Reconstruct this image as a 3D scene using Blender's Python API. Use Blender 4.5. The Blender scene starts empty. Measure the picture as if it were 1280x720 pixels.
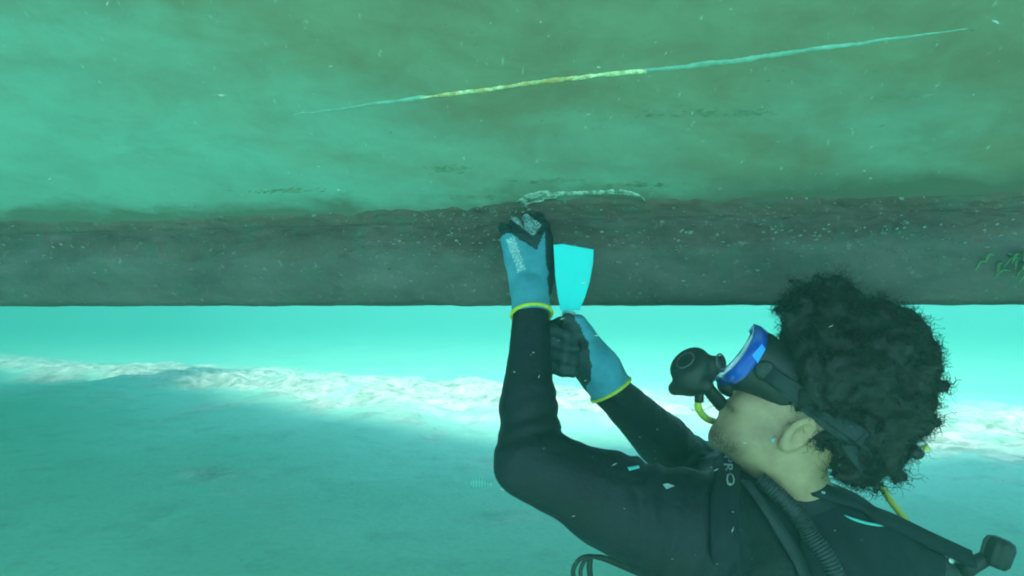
import bpy, math, random
import numpy as np
from mathutils import Vector, Matrix

random.seed(7)
RNG = np.random.default_rng(11)
R = math.radians
S = bpy.context.scene
COL = S.collection

# ------------------------------------------------------------------ camera
FPX = 763.0                       # focal length in pixels of a 1280 wide frame
PITCH = R(2.0)
cam_d = bpy.data.cameras.new('camera')
cam_d.sensor_width = 36.0
cam_d.lens = 36.0 * FPX / 1280.0
cam_d.clip_start = 0.02
cam_d.clip_end = 400.0
cam = bpy.data.objects.new('camera', cam_d)
COL.objects.link(cam)
cam.rotation_euler = (R(90) + PITCH, 0, 0)
S.camera = cam

# ------------------------------------------------------------------ sky, sun, exposure
SUN_EL = 60.0
world = bpy.data.worlds.new('World')
S.world = world
world.use_nodes = True
wn = world.node_tree.nodes
wl = world.node_tree.links
bg = wn['Background']
sky = wn.new('ShaderNodeTexSky')
sky.sky_type = 'NISHITA'
sky.sun_disc = False
sky.sun_elevation = R(SUN_EL)
sky.sun_rotation = R(180)
wl.new(sky.outputs[0], bg.inputs[0])
bg.inputs[1].default_value = 0.15

sun_d = bpy.data.lights.new('sun', 'SUN')
sun_d.energy = 2.0
sun_d.angle = R(22.0)          # spread by the rippled surface overhead
sun_d.color = (1.0, 0.96, 0.9)
sun = bpy.data.objects.new('sun', sun_d)
COL.objects.link(sun)
# light travels away from the camera and down: the sun stands behind the camera
sun.rotation_euler = Vector((0.0, math.cos(R(SUN_EL)), -math.sin(R(SUN_EL)))).to_track_quat('-Z', 'Y').to_euler()

S.view_settings.view_transform = 'Standard'
S.view_settings.look = 'None'
S.view_settings.gamma = 1.0
S.view_settings.use_curve_mapping = False
S.view_settings.exposure = 1.97

S.render.engine = 'CYCLES'
cy = S.cycles
cy.use_denoising = True
cy.filter_width = 2.0
cy.max_bounces = 10
cy.diffuse_bounces = 4
cy.volume_bounces = 8
cy.transmission_bounces = 6
cy.sample_clamp_indirect = 4.0
cy.caustics_reflective = False
cy.caustics_refractive = False

# ------------------------------------------------------------------ helpers: names, objects, materials
def tag(o, label=None, cat=None, group=None, kind=None):
    if label: o['label'] = label
    if cat: o['category'] = cat
    if group: o['group'] = group
    if kind: o['kind'] = kind
    return o

def empty(name, loc=(0, 0, 0)):
    o = bpy.data.objects.new(name, None)
    o.empty_display_size = 0.05
    COL.objects.link(o)
    o.location = loc
    return o

def link_mesh(name, me, mat=None, parent=None, smooth=True):
    o = bpy.data.objects.new(name, me)
    COL.objects.link(o)
    if mat is not None:
        for m in (mat if isinstance(mat, (list, tuple)) else [mat]):
            me.materials.append(m)
    if smooth:
        me.polygons.foreach_set('use_smooth', [True] * len(me.polygons))
    if parent is not None:
        o.parent = parent
        if parent.parent is None:
            o.location = -Vector(parent.location)
    return o

def mesh(name, verts, faces, mat=None, parent=None, smooth=True):
    me = bpy.data.meshes.new(name)
    me.from_pydata([tuple(map(float, v)) for v in verts], [], [tuple(map(int, f)) for f in faces])
    me.update()
    return link_mesh(name, me, mat, parent, smooth)

def fast_mesh(name, verts, quads, mat=None, parent=None, smooth=True):
    """verts (N,3), quads (M,k) numpy arrays"""
    me = bpy.data.meshes.new(name)
    n, (m, k) = len(verts), quads.shape
    me.vertices.add(n); me.loops.add(m * k); me.polygons.add(m)
    me.vertices.foreach_set('co', np.ascontiguousarray(verts, dtype=np.float32).ravel())
    me.loops.foreach_set('vertex_index', np.ascontiguousarray(quads, dtype=np.int32).ravel())
    me.polygons.foreach_set('loop_start', np.arange(0, m * k, k, dtype=np.int32))
    me.update(calc_edges=True)
    me.validate()
    return link_mesh(name, me, mat, parent, smooth)

def P(px, py, d):
    """point seen at photo pixel (px, py) at forward distance d"""
    f = np.array([0, math.cos(PITCH), math.sin(PITCH)])
    u = np.array([0, -math.sin(PITCH), math.cos(PITCH)])
    return d * (np.array([(px - 640) / FPX, 0, 0]) + f + (360 - py) / FPX * u)

def unit(v):
    v = np.asarray(v, float)
    return v / np.linalg.norm(v)

def new_mat(name):
    m = bpy.data.materials.new(name)
    m.use_nodes = True
    return m, m.node_tree.nodes, m.node_tree.links, m.node_tree.nodes['Principled BSDF']

def N_noise(n, l, co, scale, detail=4, rough=0.55, dist=0.0):
    t = n.new('ShaderNodeTexNoise')
    t.inputs['Scale'].default_value = scale
    t.inputs['Detail'].default_value = detail
    t.inputs['Roughness'].default_value = rough
    t.inputs['Distortion'].default_value = dist
    l.new(co, t.inputs['Vector'])
    return t.outputs['Fac']

def N_ramp(n, l, fac, stops):
    r = n.new('ShaderNodeValToRGB')
    e = r.color_ramp.elements
    while len(e) < len(stops): e.new(0.5)
    for k, (p, c) in enumerate(stops):
        e[k].position = p
        e[k].color = (c, c, c, 1) if isinstance(c, (int, float)) else (*c, 1)
    l.new(fac, r.inputs[0])
    return r.outputs[0]

def N_mix(n, l, fac, a, b, mode='MIX'):
    x = n.new('ShaderNodeMix'); x.data_type = 'RGBA'; x.blend_type = mode
    for sock, v in ((x.inputs[0], fac), (x.inputs[6], a), (x.inputs[7], b)):
        if hasattr(v, 'links'): l.new(v, sock)
        elif isinstance(v, (int, float)): sock.default_value = v if sock.type == 'VALUE' else (v, v, v, 1)
        else: sock.default_value = (*v, 1)
    return x.outputs[2]

def N_map(n, l, scale=(1, 1, 1), rot=(0, 0, 0), coord='Object'):
    tc = n.new('ShaderNodeTexCoord'); mp = n.new('ShaderNodeMapping')
    mp.inputs['Scale'].default_value = scale
    mp.inputs['Rotation'].default_value = rot
    l.new(tc.outputs[coord], mp.inputs[0])
    return mp.outputs[0]

def N_bump(n, l, h, bs, strength=0.3, dist=0.004, prev=None):
    b = n.new('ShaderNodeBump')
    b.inputs['Strength'].default_value = strength
    b.inputs['Distance'].default_value = dist
    l.new(h, b.inputs['Height'])
    if prev is not None: l.new(prev, b.inputs['Normal'])
    if bs is not None: l.new(b.outputs[0], bs.inputs['Normal'])
    return b.outputs[0]

def plain(name, col, rough=0.6, var=0.25, scale=30.0, bump=0.0, bscale=200.0, bdist=0.002, spec=0.5, metal=0.0):
    m, n, l, b = new_mat(name)
    co = N_map(n, l)
    f = N_noise(n, l, co, scale, 5)
    lo = tuple(c * (1 - var) for c in col); hi = tuple(min(1, c * (1 + var)) for c in col)
    c = N_mix(n, l, N_ramp(n, l, f, [(0.3, 0.0), (0.7, 1.0)]), lo, hi)
    l.new(c, b.inputs['Base Color'])
    b.inputs['Roughness'].default_value = rough
    b.inputs['Specular IOR Level'].default_value = spec
    b.inputs['Metallic'].default_value = metal
    if bump > 0:
        N_bump(n, l, N_noise(n, l, co, bscale, 3), b, bump, bdist)
    return m

# ------------------------------------------------------------------ helpers: noise, fields, surface nets
def _hash(ix, iy, iz, seed):
    h = (ix.astype(np.int64) * 374761393 + iy.astype(np.int64) * 668265263 + iz.astype(np.int64) * 2147483647 + seed * 1274126177) & 0xffffffff
    h = ((h ^ (h >> 13)) * 1274126177) & 0xffffffff
    h = ((h ^ (h >> 16)) * 2246822519) & 0xffffffff
    return ((h ^ (h >> 15)) & 0xffff).astype(np.float32) / 32767.5 - 1.0

def vnoise(p, seed=0):
    p = np.asarray(p, np.float32)
    i = np.floor(p).astype(np.int32); f = p - i
    f = f * f * (3 - 2 * f)
    r = 0
    for dx in (0, 1):
        wx = f[..., 0] if dx else 1 - f[..., 0]
        for dy in (0, 1):
            wy = f[..., 1] if dy else 1 - f[..., 1]
            for dz in (0, 1):
                wz = f[..., 2] if dz else 1 - f[..., 2]
                r = r + wx * wy * wz * _hash(i[..., 0] + dx, i[..., 1] + dy, i[..., 2] + dz, seed)
    return r

def fbm(p, oct=4, seed=0, gain=0.5):
    p = np.asarray(p, np.float32)
    a, r = 1.0, 0
    for k in range(oct):
        r = r + a * vnoise(p * 2.0 ** k, seed + k)
        a *= gain
    return r

def fbm1(x, oct=4, seed=0, gain=0.5):
    x = np.asarray(x, np.float32)
    return fbm(np.stack([x, np.zeros_like(x) + 0.37, np.zeros_like(x) + 0.71], -1), oct, seed, gain)

def rcone(p, a, b, ra, rb):
    a = np.asarray(a, np.float32); b = np.asarray(b, np.float32)
    ba = b - a; pa = p - a
    h = np.clip((pa @ ba) / max(1e-9, float(ba @ ba)), 0, 1)
    return np.linalg.norm(pa - h[:, None] * ba, axis=1) - (ra + (rb - ra) * h)

def ell(p, c, axes, r):
    q = (p - np.asarray(c, np.float32)) @ np.asarray(axes, np.float32).T
    r = np.asarray(r, np.float32)
    k0 = np.linalg.norm(q / r, axis=1); k1 = np.linalg.norm(q / (r * r), axis=1) + 1e-9
    return k0 * (k0 - 1) / k1

def smin(a, b, k):
    h = np.clip(0.5 + 0.5 * (b - a) / k, 0, 1)
    return b * (1 - h) + a * h - k * h * (1 - h)

def smax(a, b, k):
    return -smin(-a, -b, k)

def surface_nets(field, lo, hi, h):
    lo = np.asarray(lo, float); hi = np.asarray(hi, float)
    n = np.ceil((hi - lo) / h).astype(int) + 1
    ax = [(lo[k] + np.arange(n[k]) * h).astype(np.float32) for k in range(3)]
    F = np.empty(tuple(n), np.float32)
    step = max(1, int(400000 // (n[1] * n[2])))
    for i in range(0, n[0], step):
        X, Y, Z = np.meshgrid(ax[0][i:i + step], ax[1], ax[2], indexing='ij')
        F[i:i + step] = field(np.stack([X.ravel(), Y.ravel(), Z.ravel()], 1)).reshape(X.shape)
    ins = F < 0
    cnt = np.zeros(tuple(n - 1), np.int32)
    for dx in (0, 1):
        for dy in (0, 1):
            for dz in (0, 1):
                cnt += ins[dx:n[0] - 1 + dx, dy:n[1] - 1 + dy, dz:n[2] - 1 + dz]
    act = (cnt > 0) & (cnt < 8)
    idx = np.full(act.shape, -1, np.int64)
    cells = np.argwhere(act)
    idx[act] = np.arange(len(cells))
    acc = np.zeros((len(cells), 3)); num = np.zeros(len(cells))
    for a in range(3):
        o1, o2 = [k for k in range(3) if k != a]
        for u in (0, 1):
            for v in (0, 1):
                c0 = cells.copy(); c0[:, o1] += u; c0[:, o2] += v
                c1 = c0.copy(); c1[:, a] += 1
                f0 = F[c0[:, 0], c0[:, 1], c0[:, 2]]; f1 = F[c1[:, 0], c1[:, 1], c1[:, 2]]
                x = (f0 < 0) != (f1 < 0)
                t = np.where(x, f0 / np.where(f0 == f1, 1, f0 - f1), 0)
                pt = c0.astype(float); pt[:, a] += t
                acc[x] += pt[x]; num[x] += 1
    V = lo + acc / num[:, None] * h
    Q = []
    for a in range(3):
        o1, o2 = [(1, 2), (2, 0), (0, 1)][a]
        s0 = [slice(None)] * 3; s1 = [slice(None)] * 3
        s0[a] = slice(0, -1); s1[a] = slice(1, None)
        A, B = ins[tuple(s0)], ins[tuple(s1)]
        E = np.argwhere(A != B)
        E = E[(E[:, o1] > 0) & (E[:, o2] > 0) & (E[:, o1] < n[o1] - 1) & (E[:, o2] < n[o2] - 1)]
        flip = A[E[:, 0], E[:, 1], E[:, 2]]
        def g(u, v):
            c = E.copy(); c[:, o1] -= u; c[:, o2] -= v
            return idx[c[:, 0], c[:, 1], c[:, 2]]
        q = np.stack([g(1, 1), g(0, 1), g(0, 0), g(1, 0)], 1)
        q[~flip] = q[~flip][:, ::-1]
        Q.append(q)
    Q = np.concatenate(Q)
    return V, Q[(Q >= 0).all(1)]

def relax(V, Q, it=2, w=0.5):
    for _ in range(it):
        acc = np.zeros_like(V); num = np.zeros(len(V))
        for a, b in ((0, 1), (1, 2), (2, 3), (3, 0)):
            np.add.at(acc, Q[:, a], V[Q[:, b]]); np.add.at(num, Q[:, a], 1)
            np.add.at(acc, Q[:, b], V[Q[:, a]]); np.add.at(num, Q[:, b], 1)
        V = V * (1 - w) + w * acc / np.maximum(num, 1)[:, None]
    return V

def spline(pts, n):
    pts = np.asarray(pts, float)
    k = len(pts)
    t = np.linspace(0, k - 1, n)
    e = np.concatenate([[2 * pts[0] - pts[1]], pts, [2 * pts[-1] - pts[-2]]])
    i = np.minimum(t.astype(int), k - 2); f = (t - i)[:, None]
    p0, p1, p2, p3 = e[i], e[i + 1], e[i + 2], e[i + 3]
    return 0.5 * ((2 * p1) + (p2 - p0) * f + (2 * p0 - 5 * p1 + 4 * p2 - p3) * f * f + (3 * p1 - p0 - 3 * p2 + p3) * f ** 3)

def frames(path, up=(0, 0, 1), closed=False):
    path = np.asarray(path, float)
    if closed: T = np.roll(path, -1, 0) - np.roll(path, 1, 0)
    else: T = np.gradient(path, axis=0)
    T /= np.linalg.norm(T, axis=1)[:, None] + 1e-12
    a = np.asarray(up, float)
    out = []
    for t in T:
        a = a - t * (a @ t)
        if np.linalg.norm(a) < 1e-6: a = np.cross(t, [1, 0.3, 0.2])
        a = a / np.linalg.norm(a)
        out.append((a, np.cross(t, a)))
    return out

def tube(name, path, rad, mat, parent, seg=12, flat=1.0, up=(0, 0, 1), closed=False, cap=True):
    path = np.asarray(path, float); n = len(path)
    rad = np.broadcast_to(np.asarray(rad, float), (n,))
    fr = frames(path, up, closed)
    V, Fc = [], []
    for i in range(n):
        a, b = fr[i]
        for k in range(seg):
            t = 2 * math.pi * k / seg
            V.append(path[i] + rad[i] * (math.cos(t) * b + math.sin(t) * a * flat))
    m = n if closed else n - 1
    for i in range(m):
        j = (i + 1) % n
        for k in range(seg):
            k2 = (k + 1) % seg
            Fc.append((i * seg + k, i * seg + k2, j * seg + k2, j * seg + k))
    if cap and not closed:
        Fc.append(tuple(range(seg))[::-1]); Fc.append(tuple((n - 1) * seg + k for k in range(seg)))
    return mesh(name, V, Fc, mat, parent)

def ribbon(name, path, normals, width, thick, mat, parent, closed=False):
    """flat strap: path centre line, outward normals, rectangular section"""
    path = np.asarray(path, float); n = len(path)
    T = (np.roll(path, -1, 0) - np.roll(path, 1, 0)) if closed else np.gradient(path, axis=0)
    T /= np.linalg.norm(T, axis=1)[:, None]
    width = np.broadcast_to(np.asarray(width, float), (n,))
    V, Fc = [], []
    for i in range(n):
        nn = unit(normals[i] - T[i] * (normals[i] @ T[i])); s = np.cross(T[i], nn)
        w = width[i] / 2
        for (a, b) in ((-w, 0), (-w * 0.85, thick), (w * 0.85, thick), (w, 0), (w * 0.85, -thick), (-w * 0.85, -thick)):
            V.append(path[i] + s * a + nn * b)
    m = n if closed else n - 1
    for i in range(m):
        j = (i + 1) % n
        for k in range(6):
            Fc.append((i * 6 + k, i * 6 + (k + 1) % 6, j * 6 + (k + 1) % 6, j * 6 + k))
    if not closed:
        Fc.append(tuple(range(6))[::-1]); Fc.append(tuple((n - 1) * 6 + k for k in range(6)))
    return mesh(name, V, Fc, mat, parent)

def lathe(name, origin, axis, prof, mat, parent, seg=32, up=(0.3, 0.2, 1)):
    """prof: list of (distance along axis, radius)"""
    axis = unit(axis); a = np.asarray(up, float); a = unit(a - axis * (a @ axis)); b = np.cross(axis, a)
    V, Fc = [], []
    for (h, r) in prof:
        for k in range(seg):
            t = 2 * math.pi * k / seg
            V.append(origin + axis * h + r * (math.cos(t) * a + math.sin(t) * b))
    for i in range(len(prof) - 1):
        for k in range(seg):
            Fc.append((i * seg + k, i * seg + (k + 1) % seg, (i + 1) * seg + (k + 1) % seg, (i + 1) * seg + k))
    Fc.append(tuple(range(seg))[::-1]); Fc.append(tuple((len(prof) - 1) * seg + k for k in range(seg)))
    return mesh(name, V, Fc, mat, parent)

# ------------------------------------------------------------------ setting: seabed and water
SEA_Z = -1.25

def build_seabed():
    m, n, l, b = new_mat('pale_sand')
    co = N_map(n, l)
    big = N_noise(n, l, co, 0.55, 5, 0.6, 0.4)
    mid = N_noise(n, l, co, 3.0, 6, 0.62)
    fine = N_noise(n, l, co, 26.0, 5, 0.7)
    c = N_mix(n, l, N_ramp(n, l, big, [(0.36, 0.0), (0.62, 1.0)]), (0.38, 0.80, 0.57), (0.46, 0.88, 0.65))  # turquoise of the shaded bottom put into the sand colour
    at = n.new('ShaderNodeVertexColor'); at.layer_name = 'lit_rubble'
    lit_rub = N_mix(n, l, N_ramp(n, l, N_noise(n, l, co, 4.5, 6, 0.7, 0.5), [(0.36, 0.0), (0.60, 1.0)]), (0.26, 0.32, 0.25), (0.90, 0.86, 0.72))  # rubble tones, whitened to paint the sunlit strip on the bank
    c = N_mix(n, l, at.outputs[0], c, lit_rub)
    c = N_mix(n, l, N_ramp(n, l, mid, [(0.28, 0.6), (0.46, 0.0)]), c, (0.28, 0.56, 0.42))
    c = N_mix(n, l, N_ramp(n, l, fine, [(0.3, 0.3), (0.55, 0.0)]), c, (0.38, 0.44, 0.34))
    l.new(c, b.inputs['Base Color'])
    b.inputs['Roughness'].default_value = 0.95
    b.inputs['Specular IOR Level'].default_value = 0.1
    b1 = N_bump(n, l, mid, None, 0.6, 0.05)
    N_bump(n, l, fine, b, 0.5, 0.008, b1)
    # one sheet: rows at growing distance, dense where the camera looks
    ys = np.concatenate([np.linspace(-70, -3, 24), np.linspace(-2.6, 1.4, 24), np.linspace(1.5, 14, 260), 14 + (np.linspace(0, 1, 50)[1:] ** 1.8) * 90])
    xs = np.concatenate([-12 - (np.linspace(1, 0, 40)[:-1] ** 1.8) * 80, np.linspace(-12, 9, 330), 9 + (np.linspace(0, 1, 40)[1:] ** 1.8) * 80])
    X, Y = np.meshgrid(xs, ys)
    p = np.stack([X, Y, X * 0], -1)
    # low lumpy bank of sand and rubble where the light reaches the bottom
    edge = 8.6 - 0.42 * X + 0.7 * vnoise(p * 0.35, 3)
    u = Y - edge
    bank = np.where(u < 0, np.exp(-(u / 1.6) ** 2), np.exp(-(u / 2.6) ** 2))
    drop = 1 / (1 + np.exp(-(u - 2.6) / 0.8))             # beyond the bank the bottom falls away
    Z = SEA_Z + 0.05 * fbm(p * 0.5, 4, 21) + 0.09 * bank + bank * 0.09 * fbm(p * np.array([1.5, 1.9, 1]), 5, 5, 0.58) + 0.010 * fbm(p * 4.0, 3, 9) - 0.3 * drop
    V = np.stack([X, Y, Z], -1).reshape(-1, 3)
    ny, nx = X.shape
    i = np.arange(ny - 1)[:, None] * nx + np.arange(nx - 1)[None]
    Q = np.stack([i, i + 1, i + nx + 1, i + nx], -1).reshape(-1, 4)
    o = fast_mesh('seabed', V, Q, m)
    ca = o.data.color_attributes.new('lit_rubble', 'FLOAT_COLOR', 'POINT')
    r = np.clip((bank + 0.45 * fbm(p * 1.3, 4, 15, 0.6) - 0.22) * 1.8, 0, 1).ravel()  # mask of the bank painted paler as sunlit
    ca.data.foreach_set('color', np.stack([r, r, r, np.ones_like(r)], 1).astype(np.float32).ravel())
    tag(o, kind='structure')
    return o

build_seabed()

# ------------------------------------------------------------------ ship hull
YAW = R(10.0)
HA = np.array([math.cos(YAW), -math.sin(YAW), 0.0])     # along the keel, to the right
HN = np.array([-math.sin(YAW), -math.cos(YAW), 0.0])    # outward, to the camera side
HK = np.array([0.0, 1.28, 0.006])
hull_prof = np.array([(0.0, 0.012), (0.022, 0.045), (0.042, 0.085), (0.050, 0.110), (0.042, 0.135), (0.026, 0.16), (0.022, 0.182), (0.05, 0.212), (0.12, 0.262), (0.30, 0.395), (0.55, 0.575), (0.90, 0.80), (1.30, 1.00), (1.75, 1.18), (2.35, 1.34)])  # unseen outer end widened to block sun from the near water
PROF = spline(hull_prof, 700)
PL = np.concatenate([[0], np.cumsum(np.linalg.norm(np.diff(PROF, axis=0), axis=1))])

def hull_pt(s, t, off=0.0):
    """s metres along the keel, t metres up the section from the keel's lower edge, off along the surface normal"""
    s = np.asarray(s, float); t = np.asarray(t, float)
    q = np.interp(t, PL, PROF[:, 0]); z = np.interp(t, PL, PROF[:, 1])
    e = 0.012
    dq = np.interp(t + e, PL, PROF[:, 0]) - np.interp(t - e, PL, PROF[:, 0])
    dz = np.interp(t + e, PL, PROF[:, 1]) - np.interp(t - e, PL, PROF[:, 1])
    L = np.sqrt(dq * dq + dz * dz) + 1e-9
    nq, nz = dz / L, -dq / L
    q = q + nq * off; z = z + nz * off
    return HK + s[..., None] * HA + q[..., None] * HN + z[..., None] * np.array([0, 0, 1.0])

def hull_at(px, py):
    """(s, t) of the hull section under a photo pixel"""
    d = P(px, py, 1.0)
    ts = np.linspace(0.0, PL[-1] * 0.7, 3000)
    q = np.interp(ts, PL, PROF[:, 0]); z = np.interp(ts, PL, PROF[:, 1])
    # plane curve swept along HA: solve K + s A + q N + z = k d
    best = None
    k = z / d[2] if abs(d[2]) > 1e-6 else z * 0 + 1e9
    pt = k[:, None] * d
    e = (pt - HK) @ HN - q
    i = int(np.argmin(np.abs(e)))
    return float((pt[i] - HK) @ HA), float(ts[i])

def plate_off(Sg, Tg):
    p3 = np.stack([Sg, Tg, Sg * 0], -1)
    return 0.004 * fbm(p3 * 1.6, 3, 31) + 0.0010 * fbm(p3 * np.array([14, 5, 1]), 3, 33)

def on_plate(stl):
    a = np.array(stl, float)
    return hull_pt(a[:, 0], a[:, 1], plate_off(a[:, 0], a[:, 1]) + a[:, 2])

def grid_faces(nu, nv):
    i = np.arange(nu - 1)[:, None] * nv + np.arange(nv - 1)[None]
    return np.stack([i, i + nv, i + nv + 1, i + 1], -1).reshape(-1, 4)

T_KEEL = float(np.interp(0.2, PROF[:, 1], PL))          # top of the dark keel

def hull_material():
    m, n, l, b = new_mat('green_slimed_hull_paint')
    co = N_map(n, l)
    stre = N_map(n, l, (1.1, 2.6, 2.6), (0, R(-7), 0))    # soft stains drawn out along the hull
    big = N_noise(n, l, co, 1.5, 4, 0.55, 0.6)
    st = N_noise(n, l, stre, 2.2, 6, 0.6, 0.3)
    fine = N_noise(n, l, co, 60, 5, 0.7)
    xyz = n.new('ShaderNodeSeparateXYZ'); l.new(N_map(n, l), xyz.inputs[0])
    c = N_mix(n, l, N_ramp(n, l, big, [(0.3, 0.0), (0.7, 1.0)]), (0.15, 0.31, 0.25), (0.20, 0.36, 0.295))
    mot = N_noise(n, l, N_map(n, l, (1, 1.8, 1.8)), 7.0, 6, 0.65, 0.4)
    c = N_mix(n, l, N_ramp(n, l, mot, [(0.38, 0.0), (0.62, 0.8)]), c, (0.19, 0.41, 0.33))
    # brown slime film, thicker higher up and towards the right of the hull
    a1 = n.new('ShaderNodeMath'); a1.operation = 'MULTIPLY_ADD'; l.new(xyz.outputs[2], a1.inputs[0]); a1.inputs[1].default_value = 1.15; a1.inputs[2].default_value = -0.38
    a2 = n.new('ShaderNodeMath'); a2.operation = 'MULTIPLY_ADD'; l.new(xyz.outputs[0], a2.inputs[0]); a2.inputs[1].default_value = 0.30; l.new(a1.outputs[0], a2.inputs[2])
    a3 = n.new('ShaderNodeMath'); a3.operation = 'MULTIPLY_ADD'; l.new(big, a3.inputs[0]); a3.inputs[1].default_value = 0.9; l.new(a2.outputs[0], a3.inputs[2])
    a4 = n.new('ShaderNodeMath'); a4.operation = 'MULTIPLY_ADD'; l.new(st, a4.inputs[0]); a4.inputs[1].default_value = 0.75; l.new(a3.outputs[0], a4.inputs[2])
    film = N_ramp(n, l, a4.outputs[0], [(0.58, 0.0), (1.0, 0.9)])
    c = N_mix(n, l, film, c, N_mix(n, l, N_ramp(n, l, mot, [(0.35, 0.0), (0.65, 1.0)]), (0.175, 0.165, 0.10), (0.20, 0.245, 0.16)))
    dark = N_ramp(n, l, N_noise(n, l, N_map(n, l, (1.3, 3.2, 3.2)), 4.2, 5, 0.6), [(0.22, 0.5), (0.40, 0.0)])
    c = N_mix(n, l, dark, c, (0.14, 0.21, 0.14))
    c = N_mix(n, l, N_ramp(n, l, fine, [(0.25, 0.3), (0.45, 0.0)]), c, (0.12, 0.24, 0.17))
    c = N_mix(n, l, N_ramp(n, l, N_noise(n, l, N_map(n, l, (2.5, 1, 1)), 38, 3, 0.6), [(0.68, 0.0), (0.76, 0.5)]), c, (0.42, 0.62, 0.50))
    # thin brown growth where the plating meets the crust of the keel
    z1 = n.new('ShaderNodeMath'); z1.operation = 'MULTIPLY_ADD'; l.new(st, z1.inputs[0]); z1.inputs[1].default_value = -0.10; l.new(xyz.outputs[2], z1.inputs[2])
    z2 = n.new('ShaderNodeMath'); z2.operation = 'MULTIPLY_ADD'; l.new(mot, z2.inputs[0]); z2.inputs[1].default_value = -0.09; l.new(z1.outputs[0], z2.inputs[2])
    c = N_mix(n, l, N_ramp(n, l, z2.outputs[0], [(0.118, 0.85), (0.150, 0.0)]), c, (0.10, 0.115, 0.085))
    l.new(c, b.inputs['Base Color'])
    b.inputs['Roughness'].default_value = 0.75
    b.inputs['Specular IOR Level'].default_value = 0.25
    b1 = N_bump(n, l, st, None, 0.25, 0.006)
    N_bump(n, l, fine, b, 0.35, 0.002, b1)
    return m

def keel_material(name, lo, hi):
    m, n, l, b = new_mat(name)
    co = N_map(n, l)
    a = N_noise(n, l, N_map(n, l, (1, 2.4, 2.4)), 5.0, 6, 0.65)
    f = N_noise(n, l, co, 70, 5, 0.7)
    g = N_noise(n, l, co, 18, 5, 0.65)
    c = N_mix(n, l, N_ramp(n, l, a, [(0.36, 0.0), (0.64, 1.0)]), lo, hi)
    c = N_mix(n, l, N_ramp(n, l, g, [(0.50, 0.0), (0.64, 0.75)]), c, (0.085, 0.115, 0.09))
    c = N_mix(n, l, N_ramp(n, l, f, [(0.60, 0.0), (0.72, 0.7)]), c, (0.28, 0.32, 0.26))
    l.new(c, b.inputs['Base Color'])
    b.inputs['Roughness'].default_value = 0.9
    b.inputs['Specular IOR Level'].default_value = 0.15
    b1 = N_bump(n, l, g, None, 0.6, 0.012)
    N_bump(n, l, f, b, 0.6, 0.004, b1)
    return m

M_HULL = hull_material()
M_KEEL = keel_material('dark_fouled_keel', (0.080, 0.078, 0.074), (0.145, 0.135, 0.128))
M_CRUST = keel_material('brown_fouling_growth', (0.078, 0.064, 0.055), (0.15, 0.118, 0.10))
M_PATCH = plain('olive_growth', (0.135, 0.22, 0.145), 0.9, 0.35, 40)

hull = empty('ship_hull', tuple(HK))
tag(hull, 'green slimed ship hull with a dark fouled keel along its lower edge', 'ship hull')

def far_shade_beam(s):
    """distance of the far gunwale from the keel line (out of sight; outline made up to fit its shadow on the sea floor)"""
    s = np.asarray(s, float)
    b = np.interp(s, [-16, -8.75, -6.3, -2.53, -0.6, 3.4, 9], [7.8, 6.5, 6.2, 3.9, 3.5, 3.3, 1.6])
    return b + 3.2 * np.exp(-((s + 7.5) / 0.60) ** 2) + 0.28 * fbm1(s * 1.1, 4, 19, 0.6)  # invented bulge and wavy edge, added to shade a gap in the sunlit strip

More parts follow.
